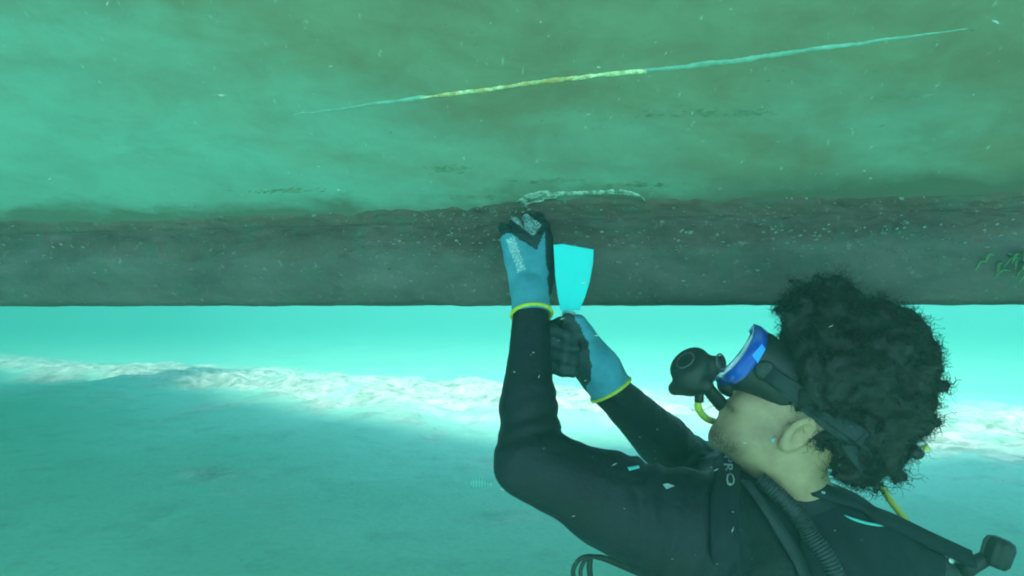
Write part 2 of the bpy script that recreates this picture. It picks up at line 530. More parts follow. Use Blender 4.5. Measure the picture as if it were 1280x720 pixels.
def build_hull():
    # visible plating of the camera side
    s = np.concatenate([np.linspace(-16, -2.4, 30), np.linspace(-2.3, 2.3, 320), np.linspace(2.4, 9, 20)])
    t = np.concatenate([np.linspace(T_KEEL - 0.03, 1.0, 110), np.linspace(1.03, PL[-1], 24)])
    Sg, Tg = np.meshgrid(s, t, indexing='ij')
    V = hull_pt(Sg, Tg, plate_off(Sg, Tg)).reshape(-1, 3)
    fast_mesh('plating', V, grid_faces(len(s), len(t))[:, ::-1], M_HULL, hull)
    # keel: front face, flat underside, back face and the far bottom up to the far gunwale
    prof = [hull_pt(np.array(0.0), np.array(x)) for x in np.linspace(0, T_KEEL, 26)]
    qz = [(float((p - HK) @ HN), float(p[2] - HK[2])) for p in prof][::-1]
    qz += [(-0.02, 0.004), (-0.12, 0.002), (-0.26, 0.008), (-0.30, 0.03), (-0.32, 0.20)]
    V, Fc = [], []
    for sv in s:
        for (q, z) in qz:
            w = 0.004 * float(vnoise(np.array([sv * 2.2, q * 9, z * 9]), 5))
            wz = 0.0022 * float(vnoise(np.array([sv * 16, q * 5, 3.3]), 6)) + 0.0014 * float(vnoise(np.array([sv * 55, q * 20, 1.3]), 7))
            V.append(HK + sv * HA + (q + w) * HN + np.array([0, 0, z + (wz if z < 0.06 else 0)]))
    fast_mesh('keel', np.array(V), grid_faces(len(s), len(qz)), M_KEEL, hull)
    # far bottom and deck edge
    sf = np.linspace(-16, 9, 260)
    V = []
    for sv in sf:
        fb = float(far_shade_beam(sv))
        for (q, z) in ((-0.32, 0.20), (-0.8, 0.45), (-fb * 0.5, 0.85), (-fb, 1.15), (-fb, 1.34), (2.35, 1.36)):
            V.append(HK + sv * HA + q * HN + np.array([0, 0, z]))
    fast_mesh('far_plating', np.array(V), grid_faces(len(sf), 6), M_HULL, hull, smooth=False)
    # growth: crust whose ragged upper edge climbs onto the green plating
    s = np.linspace(-2.4, 2.2, 900)
    u = np.linspace(0, 1, 44)
    top = T_KEEL + 0.006 + 0.010 * fbm1(s * 2.2, 4, 41, 0.6) + 0.018 * np.exp(-((s - 0.12) / 0.16) ** 2) + 0.004 * fbm1(s * 17, 4, 44, 0.7)
    bot = T_KEEL - 0.085 + 0.045 * fbm1(s * 3.5, 5, 47, 0.65)
    Sg = np.repeat(s[:, None], len(u), 1)
    Tg = bot[:, None] + (top - bot)[:, None] * u[None]
    lump = 0.0035 * (1 + fbm(np.stack([Sg * 26, Tg * 34, Sg * 0], -1), 4, 51, 0.6))
    w = np.clip(np.minimum(u * 2.2, (1 - u) * 9), 0, 1)[None]
    off = plate_off(Sg, Tg) * 1.0 + np.where(Tg < T_KEEL - 0.03, 0.004, 0.0) - 0.0035 + (0.0045 + lump) * w
    fast_mesh('growth_crust', hull_pt(Sg, Tg, off).reshape(-1, 3), grid_faces(len(s), len(u))[:, ::-1], M_CRUST, hull)
    V, Fc = [], []
    # ragged dark growth patches left on the green plating: each a scatter of thin flakes
    for (px, py, w, h, k) in ((558, 216, 0.07, 0.012, 70), (905, 146, 0.10, 0.012, 90), (835, 146, 0.06, 0.012, 40), (355, 241, 0.14, 0.010, 70), (1118, 125, 0.08, 0.004, 30), (790, 236, 0.14, 0.010, 90), (610, 250, 0.12, 0.012, 90), (700, 230, 0.10, 0.008, 70), (960, 240, 0.3, 0.010, 80), (240, 262, 0.3, 0.008, 60), (700, 150, 0.5, 0.09, 50), (1000, 90, 0.5, 0.10, 60), (560, 60, 0.12, 0.12, 40)):
        s0, t0 = hull_at(px, py)
        for q in range(k):
            cs = s0 + random.gauss(0, w * 0.32); ct = t0 + random.gauss(0, h * 0.36)
            L = random.uniform(0.003, 0.014) * (0.5 if w > 0.25 or h > 0.05 else 1); Wd = L * random.uniform(0.2, 0.4); sl = random.gauss(0.05, 0.25)
            o = len(V); ph = random.uniform(0, 6)
            for a in range(7):
                an = 2 * math.pi * a / 7; rr = random.uniform(0.6, 1.2)
                ds, dt = L * rr * math.cos(an + ph), Wd * rr * math.sin(an + ph)
                V.append((cs + ds, ct + dt + sl * ds, -0.0008))
            V.append((cs, ct, 0.0012))
            Fc += [(o + 7, o + a, o + (a + 1) % 7) for a in range(7)]
    V = on_plate(V)
    tag(mesh('growth_flakes', V, Fc, M_PATCH, hull), kind='stuff')

build_hull()

def hull_line(pts, n, off):
    st = [hull_at(*p) for p in pts]
    sp = spline(np.array([(a, b, 0) for a, b in st]), n)
    return sp

def build_hull_details():
    m_pale, n, l, b = new_mat('pale_teal_seam')
    f = N_noise(n, l, N_map(n, l), 45, 5, 0.7)
    l.new(N_mix(n, l, N_ramp(n, l, f, [(0.42, 0.0), (0.66, 1.0)]), (0.17, 0.36, 0.29), (0.25, 0.50, 0.42)), b.inputs['Base Color'])
    b.inputs['Roughness'].default_value = 0.7
    m_yel, n, l, b = new_mat('scraped_yellow_seam')
    f = N_noise(n, l, N_map(n, l), 70, 5, 0.75)
    l.new(N_mix(n, l, N_ramp(n, l, f, [(0.38, 0.0), (0.58, 1.0)]), (0.30, 0.42, 0.16), (0.86, 0.84, 0.55)), b.inputs['Base Color'])
    c0 = b.inputs['Base Color'].links[0].from_socket
    rust = N_ramp(n, l, N_noise(n, l, N_map(n, l), 28, 4, 0.7), [(0.47, 0.0), (0.58, 0.85)])
    l.new(N_mix(n, l, rust, c0, (0.45, 0.30, 0.09)), b.inputs['Base Color'])
    b.inputs['Roughness'].default_value = 0.7
    def seam(name, pts, wid, mat, seed, lift):
        sp = hull_line(pts, 240, 0)
        V = []
        u = np.linspace(0, 1, len(sp))
        for i, (s0, t0, _) in enumerate(sp):
            w = np.interp(u[i], np.linspace(0, 1, len(wid)), wid) * max(0.12, 0.9 + 0.4 * float(fbm1(np.array(s0 * 26), 4, seed, 0.7)))
            j = 0.0018 * float(fbm1(np.array(s0 * 25 + 5), 3, seed + 5))
            for (a, h) in ((-1, -0.002), (-0.6, lift * 0.8), (0, lift), (0.6, lift * 0.8), (1, -0.002)):
                V.append((s0, t0 + a * w / 2 + j, h))
        return fast_mesh(name, on_plate(V), grid_faces(len(sp), 5)[:, ::-1], mat, hull)
    tag(seam('weld_seam', [(368, 146), (450, 136), (532, 126)], [0.002, 0.007, 0.011], m_pale, 71, 0.0006), 'faded left stretch of the pale seam on the hull')
    tag(seam('scraped_seam', [(526, 127), (600, 118), (700, 104), (808, 93)], [0.008, 0.013, 0.013, 0.009], m_yel, 75, 0.0015), 'yellowish scraped stretch of the seam on the hull')
    tag(seam('weld_seam', [(800, 94), (900, 82), (1000, 68), (1100, 55), (1208, 40)], [0.011, 0.014, 0.013, 0.009, 0.002], m_pale, 79, 0.0006), 'pale teal right stretch of the seam on the hull')
    m_scr, n, l, b = new_mat('pale_green_scratch')
    f = N_noise(n, l, N_map(n, l, (1, 1, 2)), 90, 4, 0.7)
    l.new(N_mix(n, l, N_ramp(n, l, f, [(0.42, 0.0), (0.58, 1.0)]), (0.13, 0.19, 0.145), (0.45, 0.62, 0.52)), b.inputs['Base Color'])
    b.inputs['Roughness'].default_value = 0.8
    # scrape arc by the gloved hand: bundles of thin scratches
    arc = [(648, 256), (664, 248), (700, 243), (740, 241), (775, 241), (800, 246), (809, 256)]
    strokes = [(0.0, 1.0, 0.0, 0.0011), (0.30, 0.97, 3.0, 0.0006), (0.05, 0.55, 2.5, 0.0008)]
    for k in range(16):
        a = random.uniform(0, 0.42) if k < 11 else random.uniform(0.4, 0.9)
        strokes.append((a, min(1, a + random.uniform(0.05, 0.22)), random.uniform(-3, 9) if k < 11 else random.uniform(-4, 4), random.uniform(0.0004, 0.0012)))
    for (a, b_, j, wid) in strokes:
        sp = hull_line([(x + random.uniform(-2, 2), y + j + random.uniform(-1.2, 1.2)) for x, y in arc], 120, 0)
        sp = sp[int(a * 119):int(b_ * 119) + 1]
        V = []
        for i, (s0, t0, _) in enumerate(sp):
            w = wid * random.uniform(0.15, 1.5) * min(1, i / 5 + 0.1, (len(sp) - 1 - i) / 5 + 0.1)
            dj = random.gauss(0, 0.0005)
            for (aa, h) in ((-1, 0.001), (0, 0.0068), (1, 0.001)):
                V.append((s0, t0 + aa * w + dj, h))
        fast_mesh('scrape_mark', on_plate(V), grid_faces(len(sp), 3)[:, ::-1], m_scr, hull)
    # barnacles and shell scraps on the keel: too small and many to pick apart
    m_shell = plain('dull_shell', (0.21, 0.27, 0.235), 0.8, 0.5, 60)
    V, Fc = [], []
    def cone(s0, t0, r, h):
        o = len(V)
        for (rr, hh) in ((1.0, 0.0), (0.55, 1.0), (0.3, 0.8)):
            for i in range(6):
                a = 2 * math.pi * i / 6
                V.append(hull_pt(np.array(s0 + rr * r * math.cos(a) * 1.9), np.array(t0 + rr * r * math.sin(a) * (0.7 + 0.3 * math.cos(5 * s0 + a))), hh * h + 0.002))
        for rg in (0, 1):
            for i in range(6):
                Fc.append((o + rg * 6 + i, o + rg * 6 + (i + 1) % 6, o + (rg + 1) * 6 + (i + 1) % 6, o + (rg + 1) * 6 + i))
        Fc.append(tuple(o + 12 + i for i in range(6)))
    for k in range(700):
        cx = random.choice([(0.05, 0.18), (0.62, 0.30), (0.45, 0.15), (-0.1, 0.10), (0.9, 0.25), (0.2, 0.6), (-0.3, 0.8)])
        s0 = random.gauss(*cx); t0 = random.gauss(T_KEEL - 0.05, 0.04)
        if 0.01 < t0 < T_KEEL + 0.01 and -2 < s0 < 2:
            r = random.uniform(0.0008, 0.0026)
            cone(s0, t0, r, r * 1.2 + 0.003)
    tag(mesh('barnacle_crust', V, Fc, m_shell, hull, smooth=False), kind='stuff')
    # green weed tuft at the right end of the keel
    m_weed = plain('green_weed', (0.10, 0.26, 0.12), 0.7, 0.3, 40)
    s0, t0 = hull_at(1274, 338)
    for k in range(16):
        s1 = s0 + random.uniform(-0.06, 0.05); t1 = t0 + random.uniform(-0.012, 0.03)
        b0 = hull_pt(np.array(s1), np.array(t1), 0.0)
        b1 = b0 + HN * random.uniform(0.015, 0.03) + HA * random.uniform(-0.05, -0.01) + np.array([0, 0, random.uniform(-0.025, 0.0)])
        tube('weed_strand', spline([b0, (b0 + b1) / 2 + np.array([0, 0, 0.008]), b1], 8), [0.0022, 0.0026, 0.003, 0.0026, 0.0028, 0.002, 0.0016, 0.0006], m_weed, hull, 5, 0.6)

build_hull_details()

# ------------------------------------------------------------------ diver: body frame
M_SUIT = plain('black_neoprene', (0.004, 0.005, 0.013), 0.58, 0.4, 9, 0.6, 70, 0.004, 0.3)
M_RUBBER = plain('black_rubber', (0.016, 0.020, 0.023), 0.5, 0.3, 25, 0.1, 300, 0.001, 0.4)
M_STRAP = plain('slate_webbing', (0.022, 0.029, 0.038), 0.7, 0.25, 40, 0.4, 600, 0.001, 0.3)
M_HAIR = plain('dark_brown_hair', (0.009, 0.007, 0.008), 0.55, 0.4, 20, 0, spec=0.35)
M_YELLOW = plain('yellow_hose_rubber', (0.55, 0.60, 0.08), 0.5, 0.15, 20)
M_LIME = plain('lime_cuff_knit', (0.55, 0.62, 0.05), 0.8, 0.2, 80)
M_WHITE = plain('pale_print', (0.34, 0.46, 0.46), 0.6, 0.2, 60)
M_TURQ = plain('turquoise_trim', (0.10, 0.55, 0.52), 0.5, 0.15, 30)
M_METAL = plain('dull_chrome', (0.45, 0.47, 0.46), 0.35, 0.2, 30, metal=0.9)

pp, yy = R(34), R(20)
HF = np.array([-math.cos(pp) * math.cos(yy), math.cos(pp) * math.sin(yy), math.sin(pp)])
HU = np.array([math.sin(pp) * math.cos(yy), -math.sin(pp) * math.sin(yy), math.cos(pp)])
HL = np.cross(HU, HF)
HAX = np.stack([HF, HL, HU])
EAR = P(990, 537, 0.975)
HC = EAR - 0.074 * HL            # between the ears

def hp(f, l, u):
    return HC + f * HF + l * HL + u * HU

NECK0 = hp(-0.022, 0, -0.045)
NECK1 = P(1000, 648, 1.10)
L_SH, L_EL, L_WR = P(862, 655, 0.97), P(663, 578, 0.99), P(664, 392, 1.10)
R_SH, R_EL, R_WR = P(950, 612, 1.28), P(868, 588, 1.27), P(763, 488, 1.135)
PELV = P(1130, 960, 1.14)
MIDS = (L_SH + R_SH) / 2
TU = unit(MIDS - PELV); TL = unit((L_SH - R_SH) - TU * ((L_SH - R_SH) @ TU)); TF = np.cross(TL, TU)
TAX = np.stack([TF, TL, TU])

diver = empty('person', tuple(PELV))
tag(diver, 'diver in black wetsuit and blue gloves reaching up to scrape the hull', 'person')

def skin_material():
    m, n, l, b = new_mat('brown_skin')
    co = N_map(n, l)
    a = N_noise(n, l, co, 22, 4, 0.6)
    f = N_noise(n, l, co, 260, 4, 0.7)
    c = N_mix(n, l, N_ramp(n, l, a, [(0.35, 0.0), (0.65, 1.0)]), (0.38, 0.235, 0.145), (0.52, 0.34, 0.21))
    at = n.new('ShaderNodeVertexColor'); at.layer_name = 'beard'
    bm_ = n.new('ShaderNodeMath'); bm_.operation = 'MULTIPLY'; bm_.use_clamp = True
    l.new(at.outputs[0], bm_.inputs[0]); l.new(N_ramp(n, l, f, [(0.35, 1.0), (0.62, 0.35)]), bm_.inputs[1])
    c = N_mix(n, l, bm_.outputs[0], c, (0.03, 0.026, 0.02))
    l.new(c, b.inputs['Base Color'])
    b.inputs['Roughness'].default_value = 0.55
    b.inputs['Subsurface Weight'].default_value = 0.08
    b.inputs['Subsurface Radius'].default_value = (0.01, 0.004, 0.002)
    N_bump(n, l, f, b, 0.15, 0.0008)
    return m

def body_field(p):
    d = ell(p, hp(-0.012, 0, 0.042), HAX, (0.097, 0.077, 0.088))          # cranium
    d = smin(d, ell(p, hp(0.038, 0, -0.025), HAX, (0.060, 0.060, 0.078)), 0.03)     # face
    d = smin(d, ell(p, hp(0.028, 0, -0.062), HAX, (0.062, 0.055, 0.036)), 0.02)     # jaw
    d = smin(d, rcone(p, hp(0.074, -0.014, -0.092), hp(0.074, 0.014, -0.092), 0.017, 0.017), 0.025)  # chin
    for s in (-1, 1):
        d = smin(d, ell(p, hp(0.070, 0.034 * s, -0.012), HAX, (0.022, 0.022, 0.022)), 0.02)      # cheek bone
        d = smin(d, rcone(p, hp(0.084, 0.008 * s, 0.047), hp(0.070, 0.046 * s, 0.048), 0.012, 0.012), 0.015)  # brow
        d = smax(d, -ell(p, hp(0.100, 0.031 * s, 0.028), HAX, (0.016, 0.017, 0.011)), 0.012)     # eye socket
        d = smin(d, ell(p, hp(0.080, 0.031 * s, 0.028), HAX, (0.0125, 0.0125, 0.0125)), 0.004)   # eye ball
        d = smin(d, rcone(p, hp(0.005, 0.055 * s, -0.030), hp(0.060, 0.030 * s, -0.082), 0.014, 0.014), 0.02)  # jaw line
        # ear
        q0 = hp(-0.008, 0.076 * s, 0.002)
        tilt = unit(HU * 0.97 - HF * 0.10 + HL * 0.12 * s); out = unit(HL * s * 0.86 - HF * 0.5); out = unit(out - tilt * (out @ tilt)); fw = np.cross(tilt, out)
        eax = np.stack([fw, out, tilt])
        e = ell(p, q0 + out * 0.004, eax, (0.0215, 0.0090, 0.034))
        e = smax(e, -ell(p, q0 + out * 0.012 + fw * 0.002 + tilt * 0.003, eax, (0.0140, 0.0105, 0.0225)), 0.003)
        e = smin(e, ell(p, q0 + out * 0.004 - tilt * 0.027 + HF * 0.004, eax, (0.0095, 0.0065, 0.010)), 0.008)   # lobe
        e = smin(e, ell(p, hp(0.008, 0.078 * s, -0.002), HAX, (0.006, 0.006, 0.008)), 0.006)                      # tragus
        d = smin(d, e, 0.006)
    d = smin(d, rcone(p, hp(0.090, 0, 0.036), hp(0.112, 0, -0.002), 0.009, 0.0125), 0.012)        # nose
    for s in (-1, 1):
        d = smin(d, ell(p, hp(0.101, 0.012 * s, -0.004), HAX, (0.011, 0.009, 0.008)), 0.006)
    d = smin(d, ell(p, hp(0.090, 0, -0.034), HAX, (0.012, 0.024, 0.0075)), 0.008)                 # lips
    d = smin(d, ell(p, hp(0.088, 0, -0.049), HAX, (0.012, 0.021, 0.0075)), 0.008)
    d = smin(d, rcone(p, NECK0, NECK1, 0.058, 0.064), 0.03)                                       # neck
    d = smin(d, rcone(p, hp(0.02, 0, -0.075), hp(0.02, 0, -0.075) * 0.4 + NECK1 * 0.6, 0.028, 0.03), 0.03)   # throat
    d = smin(d, rcone(p, NECK1, NECK1 - TU * 0.06, 0.07, 0.10), 0.04)
    return d

def build_body():
    lo = np.minimum(HC - 0.15, NECK1 - 0.16); hi = HC + 0.17
    hi = np.maximum(hi, NECK1 + np.array([0.15, 0.15, 0.0]))
    V, Q = surface_nets(body_field, lo, hi, 0.0032)
    V = relax(V, Q, 1, 0.4)
    o = fast_mesh('body', V, Q, skin_material(), diver)
    me = o.data
    ca = me.color_attributes.new('beard', 'FLOAT_COLOR', 'POINT')
    q = (V - HC) @ HAX.T
    jaw = np.clip(1 - np.abs(q[:, 2] + 0.088) / 0.030, 0, 1) * np.clip((q[:, 0] - 0.028) / 0.022, 0, 1)
    lip = np.clip(1 - np.abs(q[:, 2] + 0.032) / 0.010, 0, 1) * np.clip((q[:, 0] - 0.075) / 0.01, 0, 1)
    side = np.clip(1 - np.abs(q[:, 0] - 0.030) / 0.016, 0, 1) * np.clip(1 - np.abs(q[:, 2] + 0.02) / 0.05, 0, 1) * 0.25
    w = np.clip(np.maximum(np.maximum(jaw * 1.1, lip), side), 0, 1)
    ca.data.foreach_set('color', np.stack([w, w, w, np.ones_like(w)], 1).astype(np.float32).ravel())
    # ear stud
    tube('ear_stud', [hp(0.014, 0.079, -0.026), hp(0.016, 0.090, -0.030)], [0.0028, 0.0034], M_WHITE, diver, 10)

build_body()

# ------------------------------------------------------------------ hair
HD = float(HC[1]) / 1.0
def hpix(px, py, dl=0.0):
    """point in the head's middle plane under a photo pixel, moved dl towards the diver's left"""
    d = P(px, py, 1.0)
    k = (HC @ HL) / (d @ HL)
    return d * k + HL * dl

HAIR_BLOBS = []
for (px, py, r, lat) in ((1070, 478, 0.112, 1.0), (1030, 398, 0.070, 1.05), (1002, 425, 0.060, 1.0), (1088, 447, 0.096, 1.0), (1084, 528, 0.088, 0.95), (1045, 478, 0.105, 0.98), (1066, 562, 0.058, 1.1)):
    HAIR_BLOBS.append((hpix(px, py), r, lat))

def hair_env(p):
    d = None
    for (c, r, lat) in HAIR_BLOBS:
        e = ell(p, c, HAX, (r, r * lat, r))
        d = e if d is None else smin(d, e, 0.03)
    return d

def hair_field(p):
    d = hair_env(p)
    # keep the face, the ears and the neck free
    q = (p - HC.astype(np.float32)) @ HAX.T.astype(np.float32)
    f, l, u = q[:, 0], q[:, 1], q[:, 2]
    face = np.minimum(0.052 - f + 0.25 * np.clip(u - 0.09, 0, 1) * -4, 10)          # in front of the hairline
    d = smax(d, f - (0.050 + 0.0 * u) - np.clip(u - 0.075, 0, 0.1) * 0.9, 0.015)
    d = smax(d, -(u + 0.002 + np.clip(-f - 0.012, 0, 1) * 2.2), 0.02)               # below the temples
    for s in (-1, 1):
        d = smax(d, -ell(p, hp(-0.004, 0.085 * s, -0.004), HAX, (0.028, 0.034, 0.036)), 0.008)
    d = d - 0.016 * fbm(p * 34, 3, 81, 0.65) - 0.001
    return d

def build_hair():
    c = HAIR_BLOBS[0][0]
    V, Q = surface_nets(lambda p: hair_field(p) + 0.007, c - 0.22, c + 0.22, 0.006)
    base = fast_mesh('hair', V, Q, M_HAIR, diver)
    # curls: fine coiled locks springing from the mass
    me = base.data
    nv = np.zeros(len(V) * 3, np.float32); me.vertices.foreach_get('normal', nv); nv = nv.reshape(-1, 3)
    N = 15000
    pick = RNG.integers(0, len(V), N)
    p0 = V[pick] - nv[pick] * 0.010
    d0 = nv[pick] + RNG.normal(0, 0.6, (N, 3)) + 0.9 * np.stack([fbm(V[pick] * 45, 2, 131 + q) for q in range(3)], 1); d0 /= np.linalg.norm(d0, axis=1)[:, None]
    a = np.cross(d0, RNG.normal(0, 1, (N, 3))); a /= np.linalg.norm(a, axis=1)[:, None]
    b = np.cross(d0, a)
    L = RNG.uniform(0.007, 0.0125, N)
    rad = RNG.uniform(0.0028, 0.0060, N); turns = RNG.uniform(1.4, 3.0, N) * 2 * np.pi; ph = RNG.uniform(0, 6.28, N)
    drift = RNG.normal(0, 0.010, (N, 3))
    nseg = 13
    pts = []
    for k in range(nseg):
        t = k / (nseg - 1)
        ang = ph + turns * t
        pts.append(p0 + d0 * (L * t)[:, None] + drift * t * t + (rad * (0.3 + 0.7 * t))[:, None] * (np.cos(ang)[:, None] * a + np.sin(ang)[:, None] * b))
    pts = np.stack(pts, 1)                                  # N, nseg, 3
    T = np.gradient(pts, axis=1); T /= np.linalg.norm(T, axis=2)[..., None] + 1e-9
    ref = np.broadcast_to(d0[:, None], pts.shape)
    u1 = np.cross(T, ref + 0.01); u1 /= np.linalg.norm(u1, axis=2)[..., None] + 1e-9
    u2 = np.cross(T, u1)
    w = (np.linspace(0.00085, 0.00025, nseg))[None, :, None]
    ring = [pts + w * (math.cos(x) * u1 + math.sin(x) * u2) for x in (0, 2.094, 4.189)]
    VV = np.stack(ring, 2).reshape(-1, 3)
    i = (np.arange(N)[:, None, None] * nseg + np.arange(nseg - 1)[None, :, None]) * 3 + np.arange(3)[None, None]
    j = (np.arange(N)[:, None, None] * nseg + np.arange(nseg - 1)[None, :, None]) * 3 + (np.arange(3)[None, None] + 1) % 3
    QQ = np.stack([i, j, j + 3, i + 3], -1).reshape(-1, 4)
    o = fast_mesh('curls', VV, QQ, M_HAIR, diver)
    o.parent = base; o.location = (0, 0, 0)
    tag(o, kind='stuff')

build_hair()

# ------------------------------------------------------------------ wetsuit
COLLAR_N = unit((0.34, -0.10, 0.93)); COLLAR_P = P(1000, 596, 1.05)

def suit_field(p):
    d = ell(p, MIDS - TU * 0.15, TAX, (0.125, 0.175, 0.24))
    d = smin(d, ell(p, MIDS - TU * 0.38 , TAX, (0.115, 0.155, 0.20)), 0.06)
    d = smin(d, ell(p, PELV, TAX, (0.125, 0.17, 0.14)), 0.06)
    d = smin(d, rcone(p, L_SH, L_SH + (MIDS - L_SH) * 0.7 - TU * 0.02, 0.075, 0.085), 0.04)
    d = smin(d, rcone(p, R_SH, R_SH + (MIDS - R_SH) * 0.7 - TU * 0.02, 0.072, 0.085), 0.04)
    # trapezius and collar
    for sh in (L_SH, R_SH):
        d = smin(d, rcone(p, NECK1 + TU * 0.02, sh * 0.75 + NECK1 * 0.25, 0.062, 0.055), 0.05)
    d = smin(d, rcone(p, NECK0 * 0.35 + NECK1 * 0.65, NECK1, 0.070, 0.082), 0.03)
    # left arm, nearer the camera
    mid = L_SH * 0.5 + L_EL * 0.5 + np.array([0, 0, -0.010])
    d = smin(d, rcone(p, L_SH + np.array([-0.01, 0, -0.015]), mid, 0.092, 0.073), 0.03)
    d = smin(d, rcone(p, mid, L_EL, 0.073, 0.054), 0.02)
    f1 = L_EL * 0.62 + L_WR * 0.38 + np.array([-0.004, 0, 0])
    d = smin(d, rcone(p, L_EL, f1, 0.053, 0.046), 0.025)
    d = smin(d, rcone(p, f1, L_WR, 0.046, 0.0315), 0.01)
    # right arm
    d = smin(d, rcone(p, R_SH, R_EL, 0.070, 0.062), 0.03)
    f2 = R_EL * 0.6 + R_WR * 0.4
    d = smin(d, rcone(p, R_EL, f2, 0.060, 0.052), 0.025)
    d = smin(d, rcone(p, f2, R_WR, 0.052, 0.036), 0.01)
    # legs trailing behind
    for s in (-1, 1):
        hip = PELV + TL * 0.09 * s - TU * 0.03
        knee = hip + np.array([0.36, 0.05 * s, -0.15]); ank = knee + np.array([0.40, 0.03, 0.03]); toe = ank + np.array([0.17, 0.02 * s, -0.04])
        d = smin(d, rcone(p, hip, knee, 0.092, 0.062), 0.05)
        d = smin(d, rcone(p, knee, ank, 0.062, 0.040), 0.03)
        d = smin(d, rcone(p, ank, toe, 0.042, 0.030), 0.03)
    # creases in the neoprene, strongest at the elbow
    for (c, ax, r0, amp) in ((L_EL, unit(L_WR - L_EL), 0.13, 0.0080), (L_SH * 0.75 + L_EL * 0.25, unit(L_SH - L_EL), 0.16, 0.006), (R_EL, unit(R_WR - R_EL), 0.14, 0.007)):
        w = np.exp(-(np.linalg.norm(p - c.astype(np.float32), axis=1) / r0) ** 2)
        wob = (p @ ax.astype(np.float32)) * 170 + 5.0 * vnoise(p * 12, 91)
        d = d + w * amp * np.sin(wob) * (0.4 + 0.6 * vnoise(p * 14, 92))
    d = d - 0.0025 * fbm(p * 11, 3, 95)
    # open collar
    cut = (p - COLLAR_P.astype(np.float32)) @ COLLAR_N.astype(np.float32)
    near = np.linalg.norm(p - (NECK0 * 0.4 + NECK1 * 0.6).astype(np.float32), axis=1)
    d = np.where(near < 0.135, np.maximum(d, cut), d)
    return d

def build_suit():
    pts = np.array([L_SH, L_EL, L_WR, R_SH, R_EL, R_WR, PELV + [0.97, 0.1, -0.25], PELV - 0.2])
    lo, hi = pts.min(0) - 0.12, pts.max(0) + 0.12
    hi[2] = L_WR[2] + 0.06
    V, Q = surface_nets(suit_field, lo, hi, 0.0072)
    V = relax(V, Q, 1, 0.4)
    return fast_mesh('wetsuit', V, Q, M_SUIT, diver)

suit = build_suit()

def on_suit(px, py, d0, d1, lift=0.0, fld=None):
    """first point of the wetsuit surface along the ray through a photo pixel, between distances d0 and d1, with its normal"""
    fld = fld or suit_field
    ds = np.linspace(d0, d1, 220)
    pts = np.stack([P(px, py, d) for d in ds]).astype(np.float32)
    f = fld(pts)
    i = int(np.argmax(f < 0)) if (f < 0).any() else int(np.argmin(f))
    p = pts[i].astype(float)
    e = 0.006
    g = fld(np.array([p + [e, 0, 0], p - [e, 0, 0], p + [0, e, 0], p - [0, e, 0], p + [0, 0, e], p - [0, 0, e]], np.float32))
    n = unit([g[0] - g[1], g[2] - g[3], g[4] - g[5]])
    return p + n * lift, n

def suit_mark(name, poly, d0, d1, mat, lift=0.003):
    """small flat print that follows the suit: a fan of a photo outline laid on the surface"""
    poly = np.array(poly, float); c = poly.mean(0)
    V = [on_suit(*c, d0, d1, lift)[0]]
    k = len(poly)
    for r in (0.5, 1.0):
        for p in poly: V.append(on_suit(*(c + (p - c) * r), d0, d1, lift)[0])
    Fc = [(0, 1 + i, 1 + (i + 1) % k) for i in range(k)] + [(1 + i, 1 + k + i, 1 + k + (i + 1) % k, 1 + (i + 1) % k) for i in range(k)]
    o = mesh(name, V, Fc, mat, diver)
    o.parent = suit; o.location = (0, 0, 0)
    return o

suit_mark('sleeve_logo', [(784, 586), (797, 583), (798, 586), (786, 590)], 0.8, 1.3, M_TURQ)
suit_mark('sleeve_logo', [(828, 607), (835, 606), (843, 609), (834, 613)], 0.7, 1.3, M_WHITE)

# ------------------------------------------------------------------ gloves
def glove_material():
    m, n, l, b = new_mat('blue_knit_glove')
    co = N_map(n, l)
    f = N_noise(n, l, co, 40, 4, 0.6)
    kn = n.new('ShaderNodeTexWave'); kn.inputs['Scale'].default_value = 190; kn.inputs['Distortion'].default_value = 2.0; l.new(co, kn.inputs[0])
    c = N_mix(n, l, N_ramp(n, l, f, [(0.3, 0.0), (0.7, 1.0)]), (0.055, 0.24, 0.33), (0.085, 0.32, 0.42))
    l.new(c, b.inputs['Base Color'])
    b.inputs['Roughness'].default_value = 0.9; b.inputs['Specular IOR Level'].default_value = 0.15
    N_bump(n, l, kn.outputs['Fac'], b, 0.35, 0.0012)
    return m

M_GLOVE = glove_material()
M_DIP = plain('dark_dipped_latex', (0.011, 0.025, 0.034), 0.55, 0.4, 60, 0.5, 350, 0.0015, 0.4)

def print_material(base):
    m, n, l, b = new_mat('speckled_print')
    co = N_map(n, l, (1.0, 1.0, 2.0), (0, 0.7, 0))
    f = N_noise(n, l, co, 260, 3, 0.8)
    l.new(N_mix(n, l, N_ramp(n, l, f, [(0.46, 0.0), (0.54, 1.0)]), base, (0.42, 0.62, 0.62)), b.inputs['Base Color'])
    b.inputs['Roughness'].default_value = 0.7
    return m

M_PRINT_D = print_material((0.02, 0.045, 0.055))
M_PRINT_B = print_material((0.06, 0.25, 0.33))

class Hand:
    def __init__(s, origin, A, B):
        s.o = np.asarray(origin, float); s.A = unit(A); s.B = unit(np.asarray(B) - s.A * (np.asarray(B) @ s.A)); s.N = None
    def pt(s, a, b, n): return s.o + s.A * a + s.B * b + s.N * n

